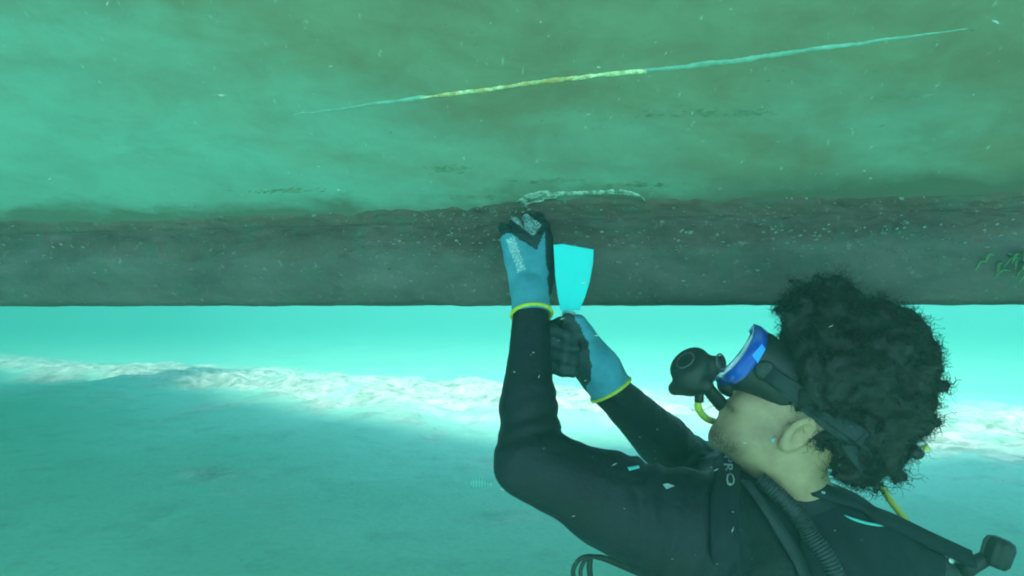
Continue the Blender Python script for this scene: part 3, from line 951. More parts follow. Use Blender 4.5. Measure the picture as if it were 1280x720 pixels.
def finish_glove(name, field, lo, hi, dark_fn, label=None, prints=()):
    V, Q = surface_nets(field, lo, hi, 0.0028)
    V = relax(V, Q, 1, 0.4)
    o = fast_mesh(name, V, Q, [M_GLOVE, M_DIP, M_PRINT_D, M_PRINT_B], diver)
    me = o.data
    fc = np.zeros(len(me.polygons) * 3, np.float32); me.polygons.foreach_get('center', fc); fc = fc.reshape(-1, 3)
    fn = np.zeros(len(me.polygons) * 3, np.float32); me.polygons.foreach_get('normal', fn); fn = fn.reshape(-1, 3)
    mi = dark_fn(fc.astype(float), fn.astype(float)).astype(np.int32)
    me.polygons.foreach_set('material_index', mi)
    me.update()
    if label: tag(o, label)
    return o

def pixel_of(p):
    f = np.array([0, math.cos(PITCH), math.sin(PITCH)]); u = np.array([0, -math.sin(PITCH), math.cos(PITCH)])
    d = p @ f
    return 640 + FPX * p[:, 0] / d, 360 - FPX * (p @ u) / d

def left_glove():
    W = P(664, 386, 1.105)
    h = Hand(W, P(658, 290, 1.165) - W, (1, 0.12, 0))
    h.N = np.cross(h.A, h.B)
    if h.N[1] > 0: h.N = -h.N                         # back of the hand faces the camera
    p_ = h.pt
    def field(p):
        d = rcone(p, p_(-0.012, 0, 0), p_(0.034, 0, 0), 0.0365, 0.0325)               # cuff and wrist
        for b0, b1 in ((-0.018, -0.036), (-0.006, -0.013), (0.006, 0.010), (0.018, 0.030)):
            d = smin(d, rcone(p, p_(0.034, b0, 0), p_(0.140, b1, 0.004), 0.0185, 0.0150), 0.012)
        d = smin(d, rcone(p, p_(0.045, 0.018, -0.010), p_(0.085, 0.030, -0.014), 0.020, 0.017), 0.02)    # thumb ball
        # fingers: bent at the knuckles towards the hull
        for (b1, ln, up_) in ((0.031, 1.0, 1.7), (0.009, 1.1, 1.45), (-0.014, 1.05, 1.25), (-0.037, 0.9, 1.05)):
            k0 = p_(0.140, b1, 0.004)
            d1 = unit(h.A * up_ - h.N * 0.75 + h.B * 0.06 * np.sign(b1)); k1 = k0 + d1 * 0.044 * ln
            d2 = unit(h.A * (up_ - 0.35) - h.N * 0.9); k2 = k1 + d2 * 0.026 * ln
            d3 = unit(h.A * (up_ - 0.8) - h.N * 0.9); k3 = k2 + d3 * 0.020 * ln
            f = smin(rcone(p, k0, k1, 0.0125, 0.0108), rcone(p, k1, k2, 0.0108, 0.0100), 0.005)
            f = smin(f, rcone(p, k2, k3, 0.0100, 0.0090), 0.005)
            d = smin(d, f, 0.003)
        # thumb laid along the side of the palm, tip up
        t0, t1, t2, t3 = p_(0.062, 0.030, -0.014), p_(0.106, 0.041, -0.018), p_(0.150, 0.042, -0.016), p_(0.180, 0.040, -0.016)
        f = smin(rcone(p, t0, t1, 0.017, 0.0140), rcone(p, t1, t2, 0.0140, 0.0122), 0.006)
        f = smin(f, rcone(p, t2, t3, 0.0122, 0.0102), 0.006)
        d = smin(d, f, 0.010)
        d = np.maximum(d, -(p - p_(-0.010, 0, 0).astype(np.float32)) @ h.A.astype(np.float32))
        return d - 0.0012 * fbm(p * 45, 2, 101)
    def dark(c, nn):
        q = np.stack([(c - h.o) @ h.A, (c - h.o) @ h.B, (c - h.o) @ h.N], 1)
        wob = 0.003 * fbm(c * 60, 2, 5)
        line = 0.142 - 0.75 * np.clip(q[:, 1] + 0.030, 0, 0.046) + np.clip(q[:, 1] - 0.014, 0, 1) * 2.4       # slanted dip edge
        mi = np.where((q[:, 0] + wob > line) | (q[:, 2] < -0.012 + wob) & (q[:, 0] > 0.03) | ((q[:, 1] > 0.031 + wob) & (q[:, 0] > 0.02)), 1, 0)
        px, py = pixel_of(c)
        face = (nn @ np.array([0, -1.0, 0])) > 0.1
        # maker's print on the dipped fingers and on the outer side of the hand: speckled white
        u = (px - 656) * 0.80 + (py - 276) * 0.6; v = -(px - 656) * 0.6 + (py - 276) * 0.8
        mi = np.where(face & (np.abs(u) < 20) & (np.abs(v) < 9) & (mi == 1), 2, mi)
        u = (px - 645) * 0.34 + (py - 318) * 0.94; v = -(px - 645) * 0.94 + (py - 318) * 0.34
        mi = np.where(face & (np.abs(u) < 22) & (np.abs(v) < 5.5) & (mi == 0), 3, mi)
        return mi
    lo, hi = p_(0.09, 0, 0) - 0.16, p_(0.09, 0, 0) + 0.16
    o = finish_glove('glove', field, lo, hi, dark, 'blue knit glove with dark dipped fingers raised against the hull')
    ring = []
    for k in range(40):
        a = 2 * math.pi * k / 40
        ring.append(p_(-0.011 + 0.006 * math.sin(a) * 1.0, 0.0365 * math.cos(a), 0.0365 * math.sin(a)))
    r = tube('cuff_band', ring, 0.0034, M_LIME, diver, 8, closed=True, up=h.A)
    r.parent = o; r.location = (0, 0, 0)
    return h

LH = left_glove()

# scraper frame, shared by the right hand
GRIP = P(707, 432, 1.105)
GU = unit(P(716, 345, 1.105) - GRIP)                   # along the handle, up to the blade
GX = unit(np.array([1.0, 0.10, 0]) - GU * (np.array([1.0, 0.10, 0]) @ GU))
GY = np.cross(GU, GX)                                  # away from the camera
if GY[1] < 0: GY = -GY

def right_glove():
    W = P(760, 481, 1.135)
    A = unit(P(722, 418, 1.135) - W)
    side = unit(np.cross(A, [0, 1, 0]))
    def g(x, y, u): return GRIP + GX * x + GY * y + GU * u
    heights = (0.030, 0.009, -0.012, -0.032)
    def field(p):
        d = rcone(p, W - A * 0.010, W + A * 0.030, 0.041, 0.036)
        # palm: from the wrist to the knuckles behind the handle
        for k, u in enumerate(heights):
            kn = g(0.024 - 0.002 * k, 0.026, u + 0.012)
            st = W + A * 0.03 + side * (0.012 - 0.008 * k) * -1
            d = smin(d, rcone(p, st, kn, 0.026, 0.0165), 0.02)
        d = smin(d, rcone(p, W + A * 0.03, g(0.030, -0.004, -0.022), 0.028, 0.020), 0.02)   # heel of the palm
        for k, u in enumerate(heights):
            sc = (1.0, 1.05, 1.0, 0.9)[k]
            c = [g(0.024, 0.026, u + 0.012), g(-0.006, 0.034 * sc, u + 0.006), g(-0.029 * sc, 0.016, u - 0.001), g(-0.027 * sc, -0.012, u - 0.006), g(-0.006, -0.027 * sc, u - 0.010), g(0.012, -0.024, u - 0.012)]
            rr = (0.0145, 0.0130, 0.0122, 0.0120, 0.0112, 0.0100)
            f = None
            for i in range(5):
                e = rcone(p, c[i], c[i + 1], rr[i], rr[i + 1])
                f = e if f is None else smin(f, e, 0.006)
            d = smin(d, f, 0.004)
        # thumb over the front of the handle, pointing up
        t = [g(0.040, 0.004, -0.008), g(0.034, -0.016, 0.020), g(0.014, -0.024, 0.042), g(-0.006, -0.023, 0.050)]
        f = smin(rcone(p, t[0], t[1], 0.019, 0.0145), rcone(p, t[1], t[2], 0.0145, 0.0122), 0.006)
        f = smin(f, rcone(p, t[2], t[3], 0.0122, 0.0105), 0.006)
        d = smin(d, f, 0.008)
        d = np.maximum(d, -(p - (W - A * 0.010).astype(np.float32)) @ A.astype(np.float32))
        return d - 0.0012 * fbm(p * 45, 2, 111)
    def dark(c, nn):
        px, py = pixel_of(c)
        wob = 2.5 * fbm(c * 50, 2, 6)
        # dip edge: a curve from the knuckles down to the heel of the hand, blue beyond it
        edge = np.interp(py, [385, 400, 415, 430, 450, 470, 490], [716, 720, 729, 734, 738, 738, 733])
        return np.where(px + wob < edge, 1, 0)
    lo, hi = GRIP + np.array([-0.08, -0.08, -0.11]), GRIP + np.array([0.14, 0.13, 0.11])
    o = finish_glove('glove', field, lo, hi, dark, 'blue knit glove with dark dipped fingers closed on the scraper')
    b = unit(np.cross(A, side)); ring = []
    for k in range(40):
        a = 2 * math.pi * k / 40
        ring.append(W - A * 0.010 + 0.041 * (math.cos(a) * side + math.sin(a) * b))
    r = tube('cuff_band', ring, 0.0030, M_LIME, diver, 8, closed=True, up=A)
    r.parent = o; r.location = (0, 0, 0)

right_glove()

def build_scraper():
    root = empty('scraper', tuple(GRIP))
    tag(root, 'bright cyan plastic scraper blade standing up from the gloved fist', 'scraper')
    m, n, l, b = new_mat('cyan_plastic')
    f = N_noise(n, l, N_map(n, l), 30, 3)
    sc = N_ramp(n, l, N_noise(n, l, N_map(n, l, (1, 1, 0.15), (0, 0.3, 0)), 160, 4, 0.7), [(0.3, 0.5), (0.42, 0.0)])
    l.new(N_mix(n, l, sc, N_mix(n, l, f, (0.02, 0.84, 0.90), (0.04, 0.93, 0.95)), (0.02, 0.55, 0.62)), b.inputs['Base Color'])
    N_bump(n, l, f, b, 0.2, 0.002)
    b.inputs['Roughness'].default_value = 0.35
    tr = n.new('ShaderNodeBsdfTranslucent'); tr.inputs[0].default_value = (0.03, 0.92, 0.95, 1)
    mx = n.new('ShaderNodeMixShader'); mx.inputs[0].default_value = 0.4
    out = n['Material Output']
    l.new(b.outputs[0], mx.inputs[1]); l.new(tr.outputs[0], mx.inputs[2]); l.new(mx.outputs[0], out.inputs[0])
    outl = [(692, 306), (704, 305), (742, 312), (741, 330), (737, 352), (731, 372), (724, 388), (701, 388), (697, 370), (694, 345)]
    pts = [P(x, y, 1.105) for x, y in outl]
    c = np.mean(pts, 0); nrm = GY
    V, Fc = [], []; k = len(pts)
    for (sc, off) in ((0.97, -0.0022), (1.0, -0.0012), (1.0, 0.0012), (0.97, 0.0022)):
        for p in pts:
            q = c + (p - c) * sc
            V.append(q + nrm * (off))
    for r_ in range(3):
        for i in range(k):
            Fc.append((r_ * k + i, r_ * k + (i + 1) % k, (r_ + 1) * k + (i + 1) % k, (r_ + 1) * k + i))
    V.append(c - nrm * 0.0022); V.append(c + nrm * 0.0022)
    for i in range(k):
        Fc.append((4 * k, (i + 1) % k, i)); Fc.append((4 * k + 1, 3 * k + i, 3 * k + (i + 1) % k))
    mesh('blade', V, Fc, m, root, smooth=False)
    lathe('ferrule', GRIP + GU * 0.050, GU, [(0, 0.011), (0.004, 0.0125), (0.010, 0.0125), (0.013, 0.009)], M_WHITE, root, 20)
    lathe('handle', GRIP - GU * 0.055, GU, [(0, 0.008), (0.004, 0.013), (0.03, 0.014), (0.06, 0.0125), (0.095, 0.0135), (0.108, 0.010), (0.112, 0.006)], M_RUBBER, root, 20)

build_scraper()

# ------------------------------------------------------------------ diving mask
def rrect(w, h, k=48, e=3.2):
    out = []
    for i in range(k):
        a = 2 * math.pi * i / k
        c, s_ = math.cos(a), math.sin(a)
        out.append((w * math.copysign(abs(c) ** (2 / e), c), h * math.copysign(abs(s_) ** (2 / e), s_)))
    return out

def build_mask():
    root = empty('diving_mask', tuple(hp(0.10, 0, 0.02)))
    tag(root, 'blue framed diving mask with black skirt on the diver’s face', 'diving mask')
    m_blue, n, l, b = new_mat('blue_translucent_plastic')
    f = N_noise(n, l, N_map(n, l), 25, 3)
    l.new(N_mix(n, l, f, (0.005, 0.05, 0.50), (0.01, 0.13, 0.75)), b.inputs['Base Color'])
    b.inputs['Roughness'].default_value = 0.2
    b.inputs['Transmission Weight'].default_value = 0.25
    m_glass, n, l, b = new_mat('mask_glass')
    b.inputs['Base Color'].default_value = (0.75, 0.9, 0.98, 1)
    b.inputs['Roughness'].default_value = 0.05
    b.inputs['Transmission Weight'].default_value = 0.9
    b.inputs['IOR'].default_value = 1.15
    UC = 0.055
    sec = rrect(0.080, 0.054, 56, 2.6)
    def loop(fw, sw, sh, bend=0.35):
        return [hp(fw - bend * abs(a * sw) * abs(a * sw) * 6, a * sw, UC + u * sh - (0.010 if abs(a) < 0.02 else 0)) for a, u in sec]
    # frame: deep blue ring, front edge to back edge
    k = len(sec)
    rings = [loop(0.132, 0.86, 0.84), loop(0.137, 0.90, 0.90), loop(0.137, 1.0, 1.02), loop(0.126, 1.05, 1.07), loop(0.115, 1.03, 1.05), loop(0.115, 0.93, 0.93)]
    V = [p for r_ in rings for p in r_]
    nr = len(rings)
    Fc = [(r_ * k + i, r_ * k + (i + 1) % k, ((r_ + 1) % nr) * k + (i + 1) % k, ((r_ + 1) % nr) * k + i) for r_ in range(nr) for i in range(k)]
    mesh('frame', V, Fc, m_blue, root)
    r0 = loop(0.1325, 0.88, 0.86); r1 = loop(0.1285, 0.88, 0.86)
    V = list(r0) + list(r1) + [np.mean(r0, 0), np.mean(r1, 0)]
    Fc = [(2 * k, i, (i + 1) % k) for i in range(k)] + [(2 * k + 1, k + (i + 1) % k, k + i) for i in range(k)] + [(i, k + i, k + (i + 1) % k, (i + 1) % k) for i in range(k)]
    mesh('lens', V, Fc, m_glass, root, smooth=False)
    # skirt: rubber from the frame back to the face
    rings = [loop(0.117, 1.00, 1.01), loop(0.102, 1.02, 1.05), loop(0.080, 0.93, 1.0, 0.9), loop(0.066, 0.95, 1.04, 1.2), loop(0.060, 0.93, 1.02, 1.25), loop(0.070, 0.86, 0.92, 1.2)]
    V = [p for r_ in rings for p in r_]
    Fc = [(r_ * k + i, r_ * k + (i + 1) % k, (r_ + 1) * k + (i + 1) % k, (r_ + 1) * k + i) for r_ in range(5) for i in range(k)]
    mesh('skirt', V, Fc, M_RUBBER, root)
    # nose pocket
    V, Q = surface_nets(lambda p: smin(ell(p, hp(0.112, 0, -0.004), HAX, (0.021, 0.021, 0.020)), rcone(p, hp(0.100, 0, 0.03), hp(0.106, 0, 0.0), 0.018, 0.02), 0.01), hp(0.105, 0, 0) - 0.06, hp(0.105, 0, 0) + 0.06, 0.004)
    fast_mesh('nose_pocket', V, Q, M_RUBBER, root)
    # strap buckle and painted blue highlight panel, both sides
    for s in (-1, 1):
        lathe('buckle', hp(0.084, 0.074 * s, UC), HL * s, [(0, 0.017), (0.006, 0.0175), (0.010, 0.015), (0.011, 0.008)], M_RUBBER, root, 20)
    m_highlight = plain('bright_blue_highlight', (0.03, 0.28, 0.95), 0.15, 0.15, 20)  # bright blue panel painted as the highlight on the mask frame
    for s in (-1, 1):
        V = [hp(f_, (0.0835 + o_) * s, u_) for o_ in (0.0, 0.003) for f_, u_ in ((0.100, UC + 0.004), (0.114, UC + 0.010), (0.112, UC + 0.034), (0.103, UC + 0.030))]
        mesh('highlight_panel', V, [(0, 1, 2, 3), (7, 6, 5, 4), (0, 4, 5, 1), (1, 5, 6, 2), (2, 6, 7, 3), (3, 7, 4, 0)], m_highlight, root, smooth=False)
    # strap: one broad band splitting in two round the back of the hair
    def strap(du, w, span):
        path, nor = [], []
        for i in range(61):
            t = i / 60
            a = math.pi * (0.09 + 0.82 * t)             # from the left temple round the back to the right
            dirv = math.cos(a) * HL - math.sin(a) * HF
            spread = math.sin(math.pi * t) ** 0.7
            base = hp(-0.02, 0, UC + du * spread - 0.020 * spread)
            rs = np.linspace(0.05, 0.26, 240)
            pts = (base + rs[:, None] * dirv).astype(np.float32)
            dd = hair_field(pts) + 0.002
            ins = np.where(dd < 0)[0]
            r = rs[ins[-1]] if len(ins) else 0.085
            path.append(np.append(r, t)); nor.append((base, dirv))
        r = np.array([p[0] for p in path])
        r = np.convolve(np.pad(r, 12, mode='edge'), np.ones(25) / 25, 'valid')
        pth = [b_ + d_ * (rr - 0.006 - 0.006 * max(0.0, d_ @ -HF)) for (b_, d_), rr in zip(nor, r)]
        pth[0] = hp(0.078, 0.084, UC); pth[-1] = hp(0.078, -0.084, UC)
        pth = spline(np.array(pth)[::4], 90)
        nn = [unit((p - hp(-0.02, 0, UC)) - HU * ((p - hp(-0.02, 0, UC)) @ HU)) for p in pth]
        ribbon('strap', pth, nn, w, 0.0022, M_STRAP, root)
    strap(0.012, 0.027, 1)
    strap(-0.026, 0.027, 1)
    # plastic clip hanging at the back of the strap
    for (px, py, mm, rr) in ((1141, 547, M_METAL, 0.009), (1136, 560, M_RUBBER, 0.013), (1147, 552, M_YELLOW, 0.006)):
        p = hpix(px, py, 0.045)
        tube('clip', [p - HL * 0.010 + HU * 0.004, p + HF * 0.004, p + HL * 0.010], [rr * 0.6, rr, rr * 0.7], mm, root, 12, 0.7)

build_mask()

# ------------------------------------------------------------------ regulator
def build_regulator():
    RC = P(868, 466, 1.045)
    root = empty('breathing_regulator', tuple(RC))
    tag(root, 'black breathing regulator with yellow hose in front of the diver’s mouth', 'regulator')
    mouth = hp(0.098, 0, -0.042)
    ax = unit(mouth - RC)                      # from the second stage to the mouth
    up = unit(np.array([-0.28, 0.0, 0.96]) - ax * (np.array([-0.28, 0, 0.96]) @ ax)); sd = np.cross(up, ax)
    RAX = np.stack([ax, sd, up])
    def field(p):
        q = (p - RC.astype(np.float32)) @ RAX.T.astype(np.float32)
        # round case with a domed front, a side barrel and a sloping exhaust tee below
        rr = np.sqrt(q[:, 1] ** 2 + (q[:, 2] - 0.003) ** 2)
        d = np.sqrt(np.maximum(rr - 0.026, 0) ** 2 + np.maximum(np.abs(q[:, 0] + 0.004) - 0.014, 0) ** 2) - 0.010
        d = smin(d, ell(p, RC - ax * 0.016 + up * 0.003, RAX, (0.016, 0.028, 0.028)), 0.008)
        d = smin(d, rcone(p, RC + up * 0.014 - sd * 0.036, RC + up * 0.014 + sd * 0.036, 0.014, 0.014), 0.008)
        d = smin(d, rcone(p, RC - up * 0.030 - sd * 0.030, RC - up * 0.024, 0.012, 0.017), 0.012)
        d = smin(d, rcone(p, RC - up * 0.030 + sd * 0.030, RC - up * 0.024, 0.012, 0.017), 0.012)
        d = smin(d, rcone(p, RC, RC + ax * 0.042, 0.017, 0.013), 0.008)
        d = np.maximum(d, 0.0012 - np.abs(rr - 0.0235) - np.maximum(q[:, 0] + 0.012, 0) * 10) if False else d
        return d
    V, Q = surface_nets(field, RC - 0.08, RC + 0.08, 0.003)
    fast_mesh('case', relax(V, Q, 1, 0.4), Q, M_RUBBER, root)
    ring_c = RC - sd * 0.050 * np.sign((sd @ np.array([0, 1.0, 0]))) + up * 0.012 - ax * 0.004
    out = unit(ring_c - RC - up * 0.012 + ax * 0.004)
    M_GREY = plain('grey_plastic', (0.06, 0.075, 0.08), 0.45, 0.2, 40)
    ring = [ring_c + 0.0135 * (math.cos(t) * ax + math.sin(t) * up) for t in np.linspace(0, 2 * math.pi, 33)[:-1]]
    tube('adjusting_ring', ring, 0.0016, M_GREY, root, 6, closed=True, up=out)
    lathe('adjusting_knob', ring_c - out * 0.004, out, [(0, 0.011), (0.005, 0.011), (0.007, 0.008)], M_RUBBER, root, 20)
    for (rr_, h_) in ((0.0275, 0.0215), (0.016, 0.0305)):
        pr = [RC + up * 0.003 - ax * h_ + rr_ * (math.cos(t) * sd + math.sin(t) * up) for t in np.linspace(0, 2 * math.pi, 41)[:-1]]
        tube('purge_cover_ring', pr, 0.0016, M_GREY, root, 6, closed=True, up=ax)
    tube('mouthpiece', spline([RC + ax * 0.036, RC + ax * 0.05, mouth], 8), np.linspace(0.013, 0.016, 8), M_RUBBER, root, 14, 0.7)
    # yellow hose: out of the case, under the chin, round the right of the neck to the tank valve
    pts = [P(874, 494, 1.05), P(873, 510, 1.06), P(883, 523, 1.09), P(897, 529, 1.13), P(930, 548, 1.19), P(985, 572, 1.24), P(1050, 585, 1.24), P(1096, 604, 1.20), P(1112, 625, 1.17), P(1128, 645, 1.15), P(1150, 676, 1.13), P(1166, 702, 1.11), P(1178, 712, 1.11)]
    tube('hose', spline(pts, 110), 0.0062, M_YELLOW, root, 12)
    tube('hose_ferrule', spline([P(874, 490, 1.05), P(874, 502, 1.052)], 4), 0.0078, M_RUBBER, root, 12)
    # hose loop hanging under the arm
    for (dx, r) in ((0, 0.0040), (9, 0.0034)):
        pts = [P(910 + dx, 760, 1.08), P(840 + dx, 734, 1.08), P(790 + dx, 714, 1.07), P(752 + dx, 698, 1.05), P(731 + dx * 0.8, 696, 1.04), P(719 + dx, 706, 1.04), P(717 + dx, 722, 1.04), P(728 + dx, 748, 1.05), P(770, 785, 1.07), P(860, 810, 1.09), P(960, 830, 1.10)]
        tube('gauge_hose', spline(pts, 50), r, M_RUBBER, root, 10)
    tube('gauge_hose', spline([P(738, 694, 1.05), P(737, 712, 1.05), P(742, 735, 1.05), P(762, 775, 1.06), P(860, 830, 1.08), P(960, 850, 1.10)], 40), 0.005, M_RUBBER, root, 10)

build_regulator()

# ------------------------------------------------------------------ tank
def build_tank():
    top = P(1205, 752, 1.14)
    ax = unit(PELV - MIDS)                    # down along the back
    root = empty('scuba_tank', tuple(top + ax * 0.62))
    tag(root, 'scuba tank with dark valve and round knob behind the diver’s back', 'scuba tank')
    M_ALU = plain('grey_painted_aluminium', (0.22, 0.24, 0.24), 0.45, 0.2, 14)
    lathe('cylinder', top, ax, [(-0.012, 0.018), (0.0, 0.022), (0.012, 0.045), (0.035, 0.075), (0.07, 0.088), (0.10, 0.090), (0.56, 0.090), (0.60, 0.085), (0.62, 0.065)], M_ALU, root, 40)
    vb = P(1196, 716, 1.12)
    lathe('valve', top + ax * 0.0, unit(vb - top), [(-0.01, 0.020), (0.012, 0.021), (0.02, 0.017), (0.05, 0.016), (0.066, 0.018), (0.072, 0.012)], M_METAL, root, 20)
    st = P(1216, 706, 1.11)
    kn = P(1247, 690, 1.10)
    tube('valve_stem', [vb, st, kn], [0.018, 0.014, 0.011], M_RUBBER, root, 16)
    # knob: fluted rubber handwheel
    kax = unit(P(1250, 676, 1.10) - P(1240, 706, 1.10))
    V, Fc = [], []
    seg = 60
    pr = [(-0.027, 0.010), (-0.026, 0.018), (-0.018, 0.0225), (0.012, 0.0235), (0.022, 0.020), (0.026, 0.012)]
    a = unit(np.cross(kax, [0, 1, 0])); b = np.cross(kax, a)
    for (h, r) in pr:
        for i in range(seg):
            t = 2 * math.pi * i / seg
            rr = r * (1 + 0.045 * math.cos(10 * t))
            V.append(kn + kax * h + rr * (math.cos(t) * a + math.sin(t) * b))
    for q in range(len(pr) - 1):
        for i in range(seg): Fc.append((q * seg + i, q * seg + (i + 1) % seg, (q + 1) * seg + (i + 1) % seg, (q + 1) * seg + i))
    Fc.append(tuple(range(seg))[::-1]); Fc.append(tuple((len(pr) - 1) * seg + i for i in range(seg)))
    mesh('knob', V, Fc, M_RUBBER, root)
    # cam band round the tank, with the pad that carries it on the diver's back
    for h in (0.20, 0.38):
        c = top + ax * h; a2 = unit(np.cross(ax, [0, 1, 0])); b2 = np.cross(ax, a2)
        ring = [c + 0.0915 * (math.cos(t) * a2 + math.sin(t) * b2) for t in np.linspace(0, 2 * math.pi, 49)[:-1]]
        ribbon('cam_band', ring, [unit(q - c) for q in ring], 0.045, 0.003, M_STRAP, root, closed=True)
        q = MIDS - TU * (h + 0.02) - TF * 0.05
        tube('back_pad', [c + unit(q - c) * 0.085, c * 0.5 + q * 0.5, q], [0.030, 0.034, 0.036], M_RUBBER, root, 16)
    # first stage clamped on the valve
    fs = P(1180, 714, 1.09)
    lathe('first_stage', fs, unit(P(1200, 735, 1.09) - fs), [(-0.024, 0.012), (-0.020, 0.020), (0.012, 0.021), (0.016, 0.018), (0.05, 0.018), (0.056, 0.012)], M_RUBBER, root, 24)
    lathe('port_plug', P(1186, 700, 1.075), (0.2, -1, 0.3), [(0, 0.006), (0.006, 0.006), (0.007, 0.004)], M_METAL, root, 12)

build_tank()

# ------------------------------------------------------------------ buoyancy vest
def build_vest():
    root = empty('buoyancy_vest', tuple(MIDS - TU * 0.3 - TF * 0.12))
    tag(root, 'black buoyancy vest with lettered shoulder strap and ribbed hose', 'diving vest')
    M_VEST = plain('black_nylon', (0.008, 0.010, 0.020), 0.75, 0.3, 20, 0.4, 500, 0.001, 0.25)
    M_RIB = plain('ribbed_hose_rubber', (0.015, 0.020, 0.028), 0.55, 0.2, 30)
    # back bladder: padded shell hugging the back
    bc = MIDS - TF * 0.12 - TU * 0.21
    def field(p):
        d = ell(p, bc, TAX, (0.080, 0.145, 0.21))
        d = smin(d, rcone(p, P(1075, 655, 1.08), P(1150, 700, 1.10), 0.028, 0.040), 0.06)
        return d - 0.004 * fbm(p * 16, 3, 121)
    V, Q = surface_nets(field, bc - 0.34, bc + 0.34, 0.009)
    fast_mesh('bladder', relax(V, Q, 1, 0.5), Q, M_VEST, root)
    def both(p): return np.minimum(suit_field(p), field(p))
    def on_gear(x, y, d0=0.7, d1=1.35, lift=0.0): return on_suit(x, y, d0, d1, lift, both)
    def over(pix, lift, d0=0.7, d1=1.35, n=60):
        pp_, nn = zip(*[on_gear(x, y, d0, d1, lift) for (x, y) in pix])
        return spline(np.array(pp_), n), spline(np.array(nn), n)
    # shoulder strap with lettering, over the left shoulder to the chest
    sp, ns = over([(936, 566), (922, 570), (909, 584), (905, 606), (903, 640), (905, 690), (908, 740)], 0.006)
    strap = ribbon('shoulder_strap', sp, ns, 0.046, 0.0035, M_VEST, root)
    # collar edge band running back along the neck to the valve
    sp, ns = over([(938, 584), (975, 598), (1020, 613), (1068, 631), (1090, 645)], 0.006)
    sp = np.concatenate([sp, spline([sp[-1], P(1120, 654, 1.06), P(1165, 676, 1.07), P(1215, 699, 1.09)], 30)[1:]])
    ns = np.concatenate([ns, np.repeat(ns[-1:], 29, 0)])
    band = ribbon('collar_band', sp, ns, np.linspace(0.026, 0.034, len(sp)), 0.005, M_VEST, root)
    # ribbed inflator hose down over the shoulder
    sp, ns = over([(945, 606), (965, 622), (990, 645), (1015, 672), (1035, 700), (1052, 735)], 0.012, n=160)
    rad = 0.0135 + 0.0013 * np.sin(np.arange(160) * 2 * math.pi / 4.0)
    tube('ribbed_hose', sp, rad, M_RIB, root, 14)
    sp, ns = over([(928, 606), (945, 628), (968, 660), (992, 695), (1008, 735)], 0.008, n=50)
    ribbon('webbing', sp, ns, 0.022, 0.003, M_STRAP, root)
    # turquoise piping
    pix = [(1054, 646), (1066, 651), (1080, 655), (1092, 657), (1102, 658)]
    pth = [on_gear(x, y, lift=0.004)[0] for x, y in pix]
    tube('piping', spline(pth, 24), np.interp(np.linspace(0, 1, 24), [0, 0.3, 0.8, 1], [0.0012, 0.0042, 0.0040, 0.0010]), M_TURQ, root, 8, 0.6)
    # lettering on the strap: reads PRO down the strap, pale chevron above it
    cu = bpy.data.curves.new('lettering', 'FONT')
    cu.body = 'PRO'; cu.size = 0.021; cu.resolution_u = 2; cu.extrude = 0.0006; cu.space_character = 1.1
    to = bpy.data.objects.new('lettering_tmp', cu); COL.objects.link(to)
    bpy.context.view_layer.update()
    dg = bpy.context.evaluated_depsgraph_get()
    me = bpy.data.meshes.new_from_object(to.evaluated_get(dg))
    bpy.data.objects.remove(to)
    # lay each letter on the strap, reading downwards
    for v in me.vertices:
        x, y, z = v.co
        px, py = 905.5 + y / 0.021 * 16.0 - (x / 0.021) * 2.0, 577.0 + x / 0.021 * 18.0
        v.co = on_gear(px, py, lift=0.0115 + z)[0]
    n0 = on_gear(912, 575)[1]
    lt = link_mesh('lettering', me, M_WHITE, root, smooth=False)
    lt.parent = strap; lt.location = (0, 0, 0)
    V = [on_gear(x, y, lift=0.0115)[0] for (x, y) in ((907, 564), (914, 565), (926, 575), (914, 576), (907, 579))]
    V2 = [v - n0 * 0.002 for v in V]
    k = 5
    mk = mesh('emblem', V + V2, [tuple(range(k)), tuple(range(2 * k - 1, k - 1, -1))] + [(i, k + i, k + (i + 1) % k, (i + 1) % k) for i in range(k)], M_WHITE, root, smooth=False)
    mk.parent = strap; mk.location = (0, 0, 0)
    # tiny worn print along the collar band
    for (x, y, w, h) in ((951, 592, 3, 3), (965, 596, 5, 3), (975, 600, 6, 3), (988, 604, 10, 2.4), (1000, 608, 8, 2.2), (1013, 613, 6, 2.2), (1023, 617, 5, 3)):
        p, nn_ = on_gear(x, y, lift=0.013)
        t = unit(P(x + 10, y + 3.4, 1) - P(x, y, 1)); t = unit(t - nn_ * (t @ nn_)); u = np.cross(nn_, t)
        a_, b_ = w * 0.0012 / 2, h * 0.0012 / 2
        V = [p + t * sx * a_ + u * sy * b_ + nn_ * sz for sz in (-0.001, 0.001) for sx, sy in ((-1, -1), (1, -0.7), (0.9, 1), (-0.9, 0.8))]
        q = mesh('worn_print', V, [(3, 2, 1, 0), (4, 5, 6, 7), (0, 1, 5, 4), (1, 2, 6, 5), (2, 3, 7, 6), (3, 0, 4, 7)], M_STRAP if w < 4 else M_WHITE, root, smooth=False)
        q.parent = band; q.location = (0, 0, 0)

build_vest()

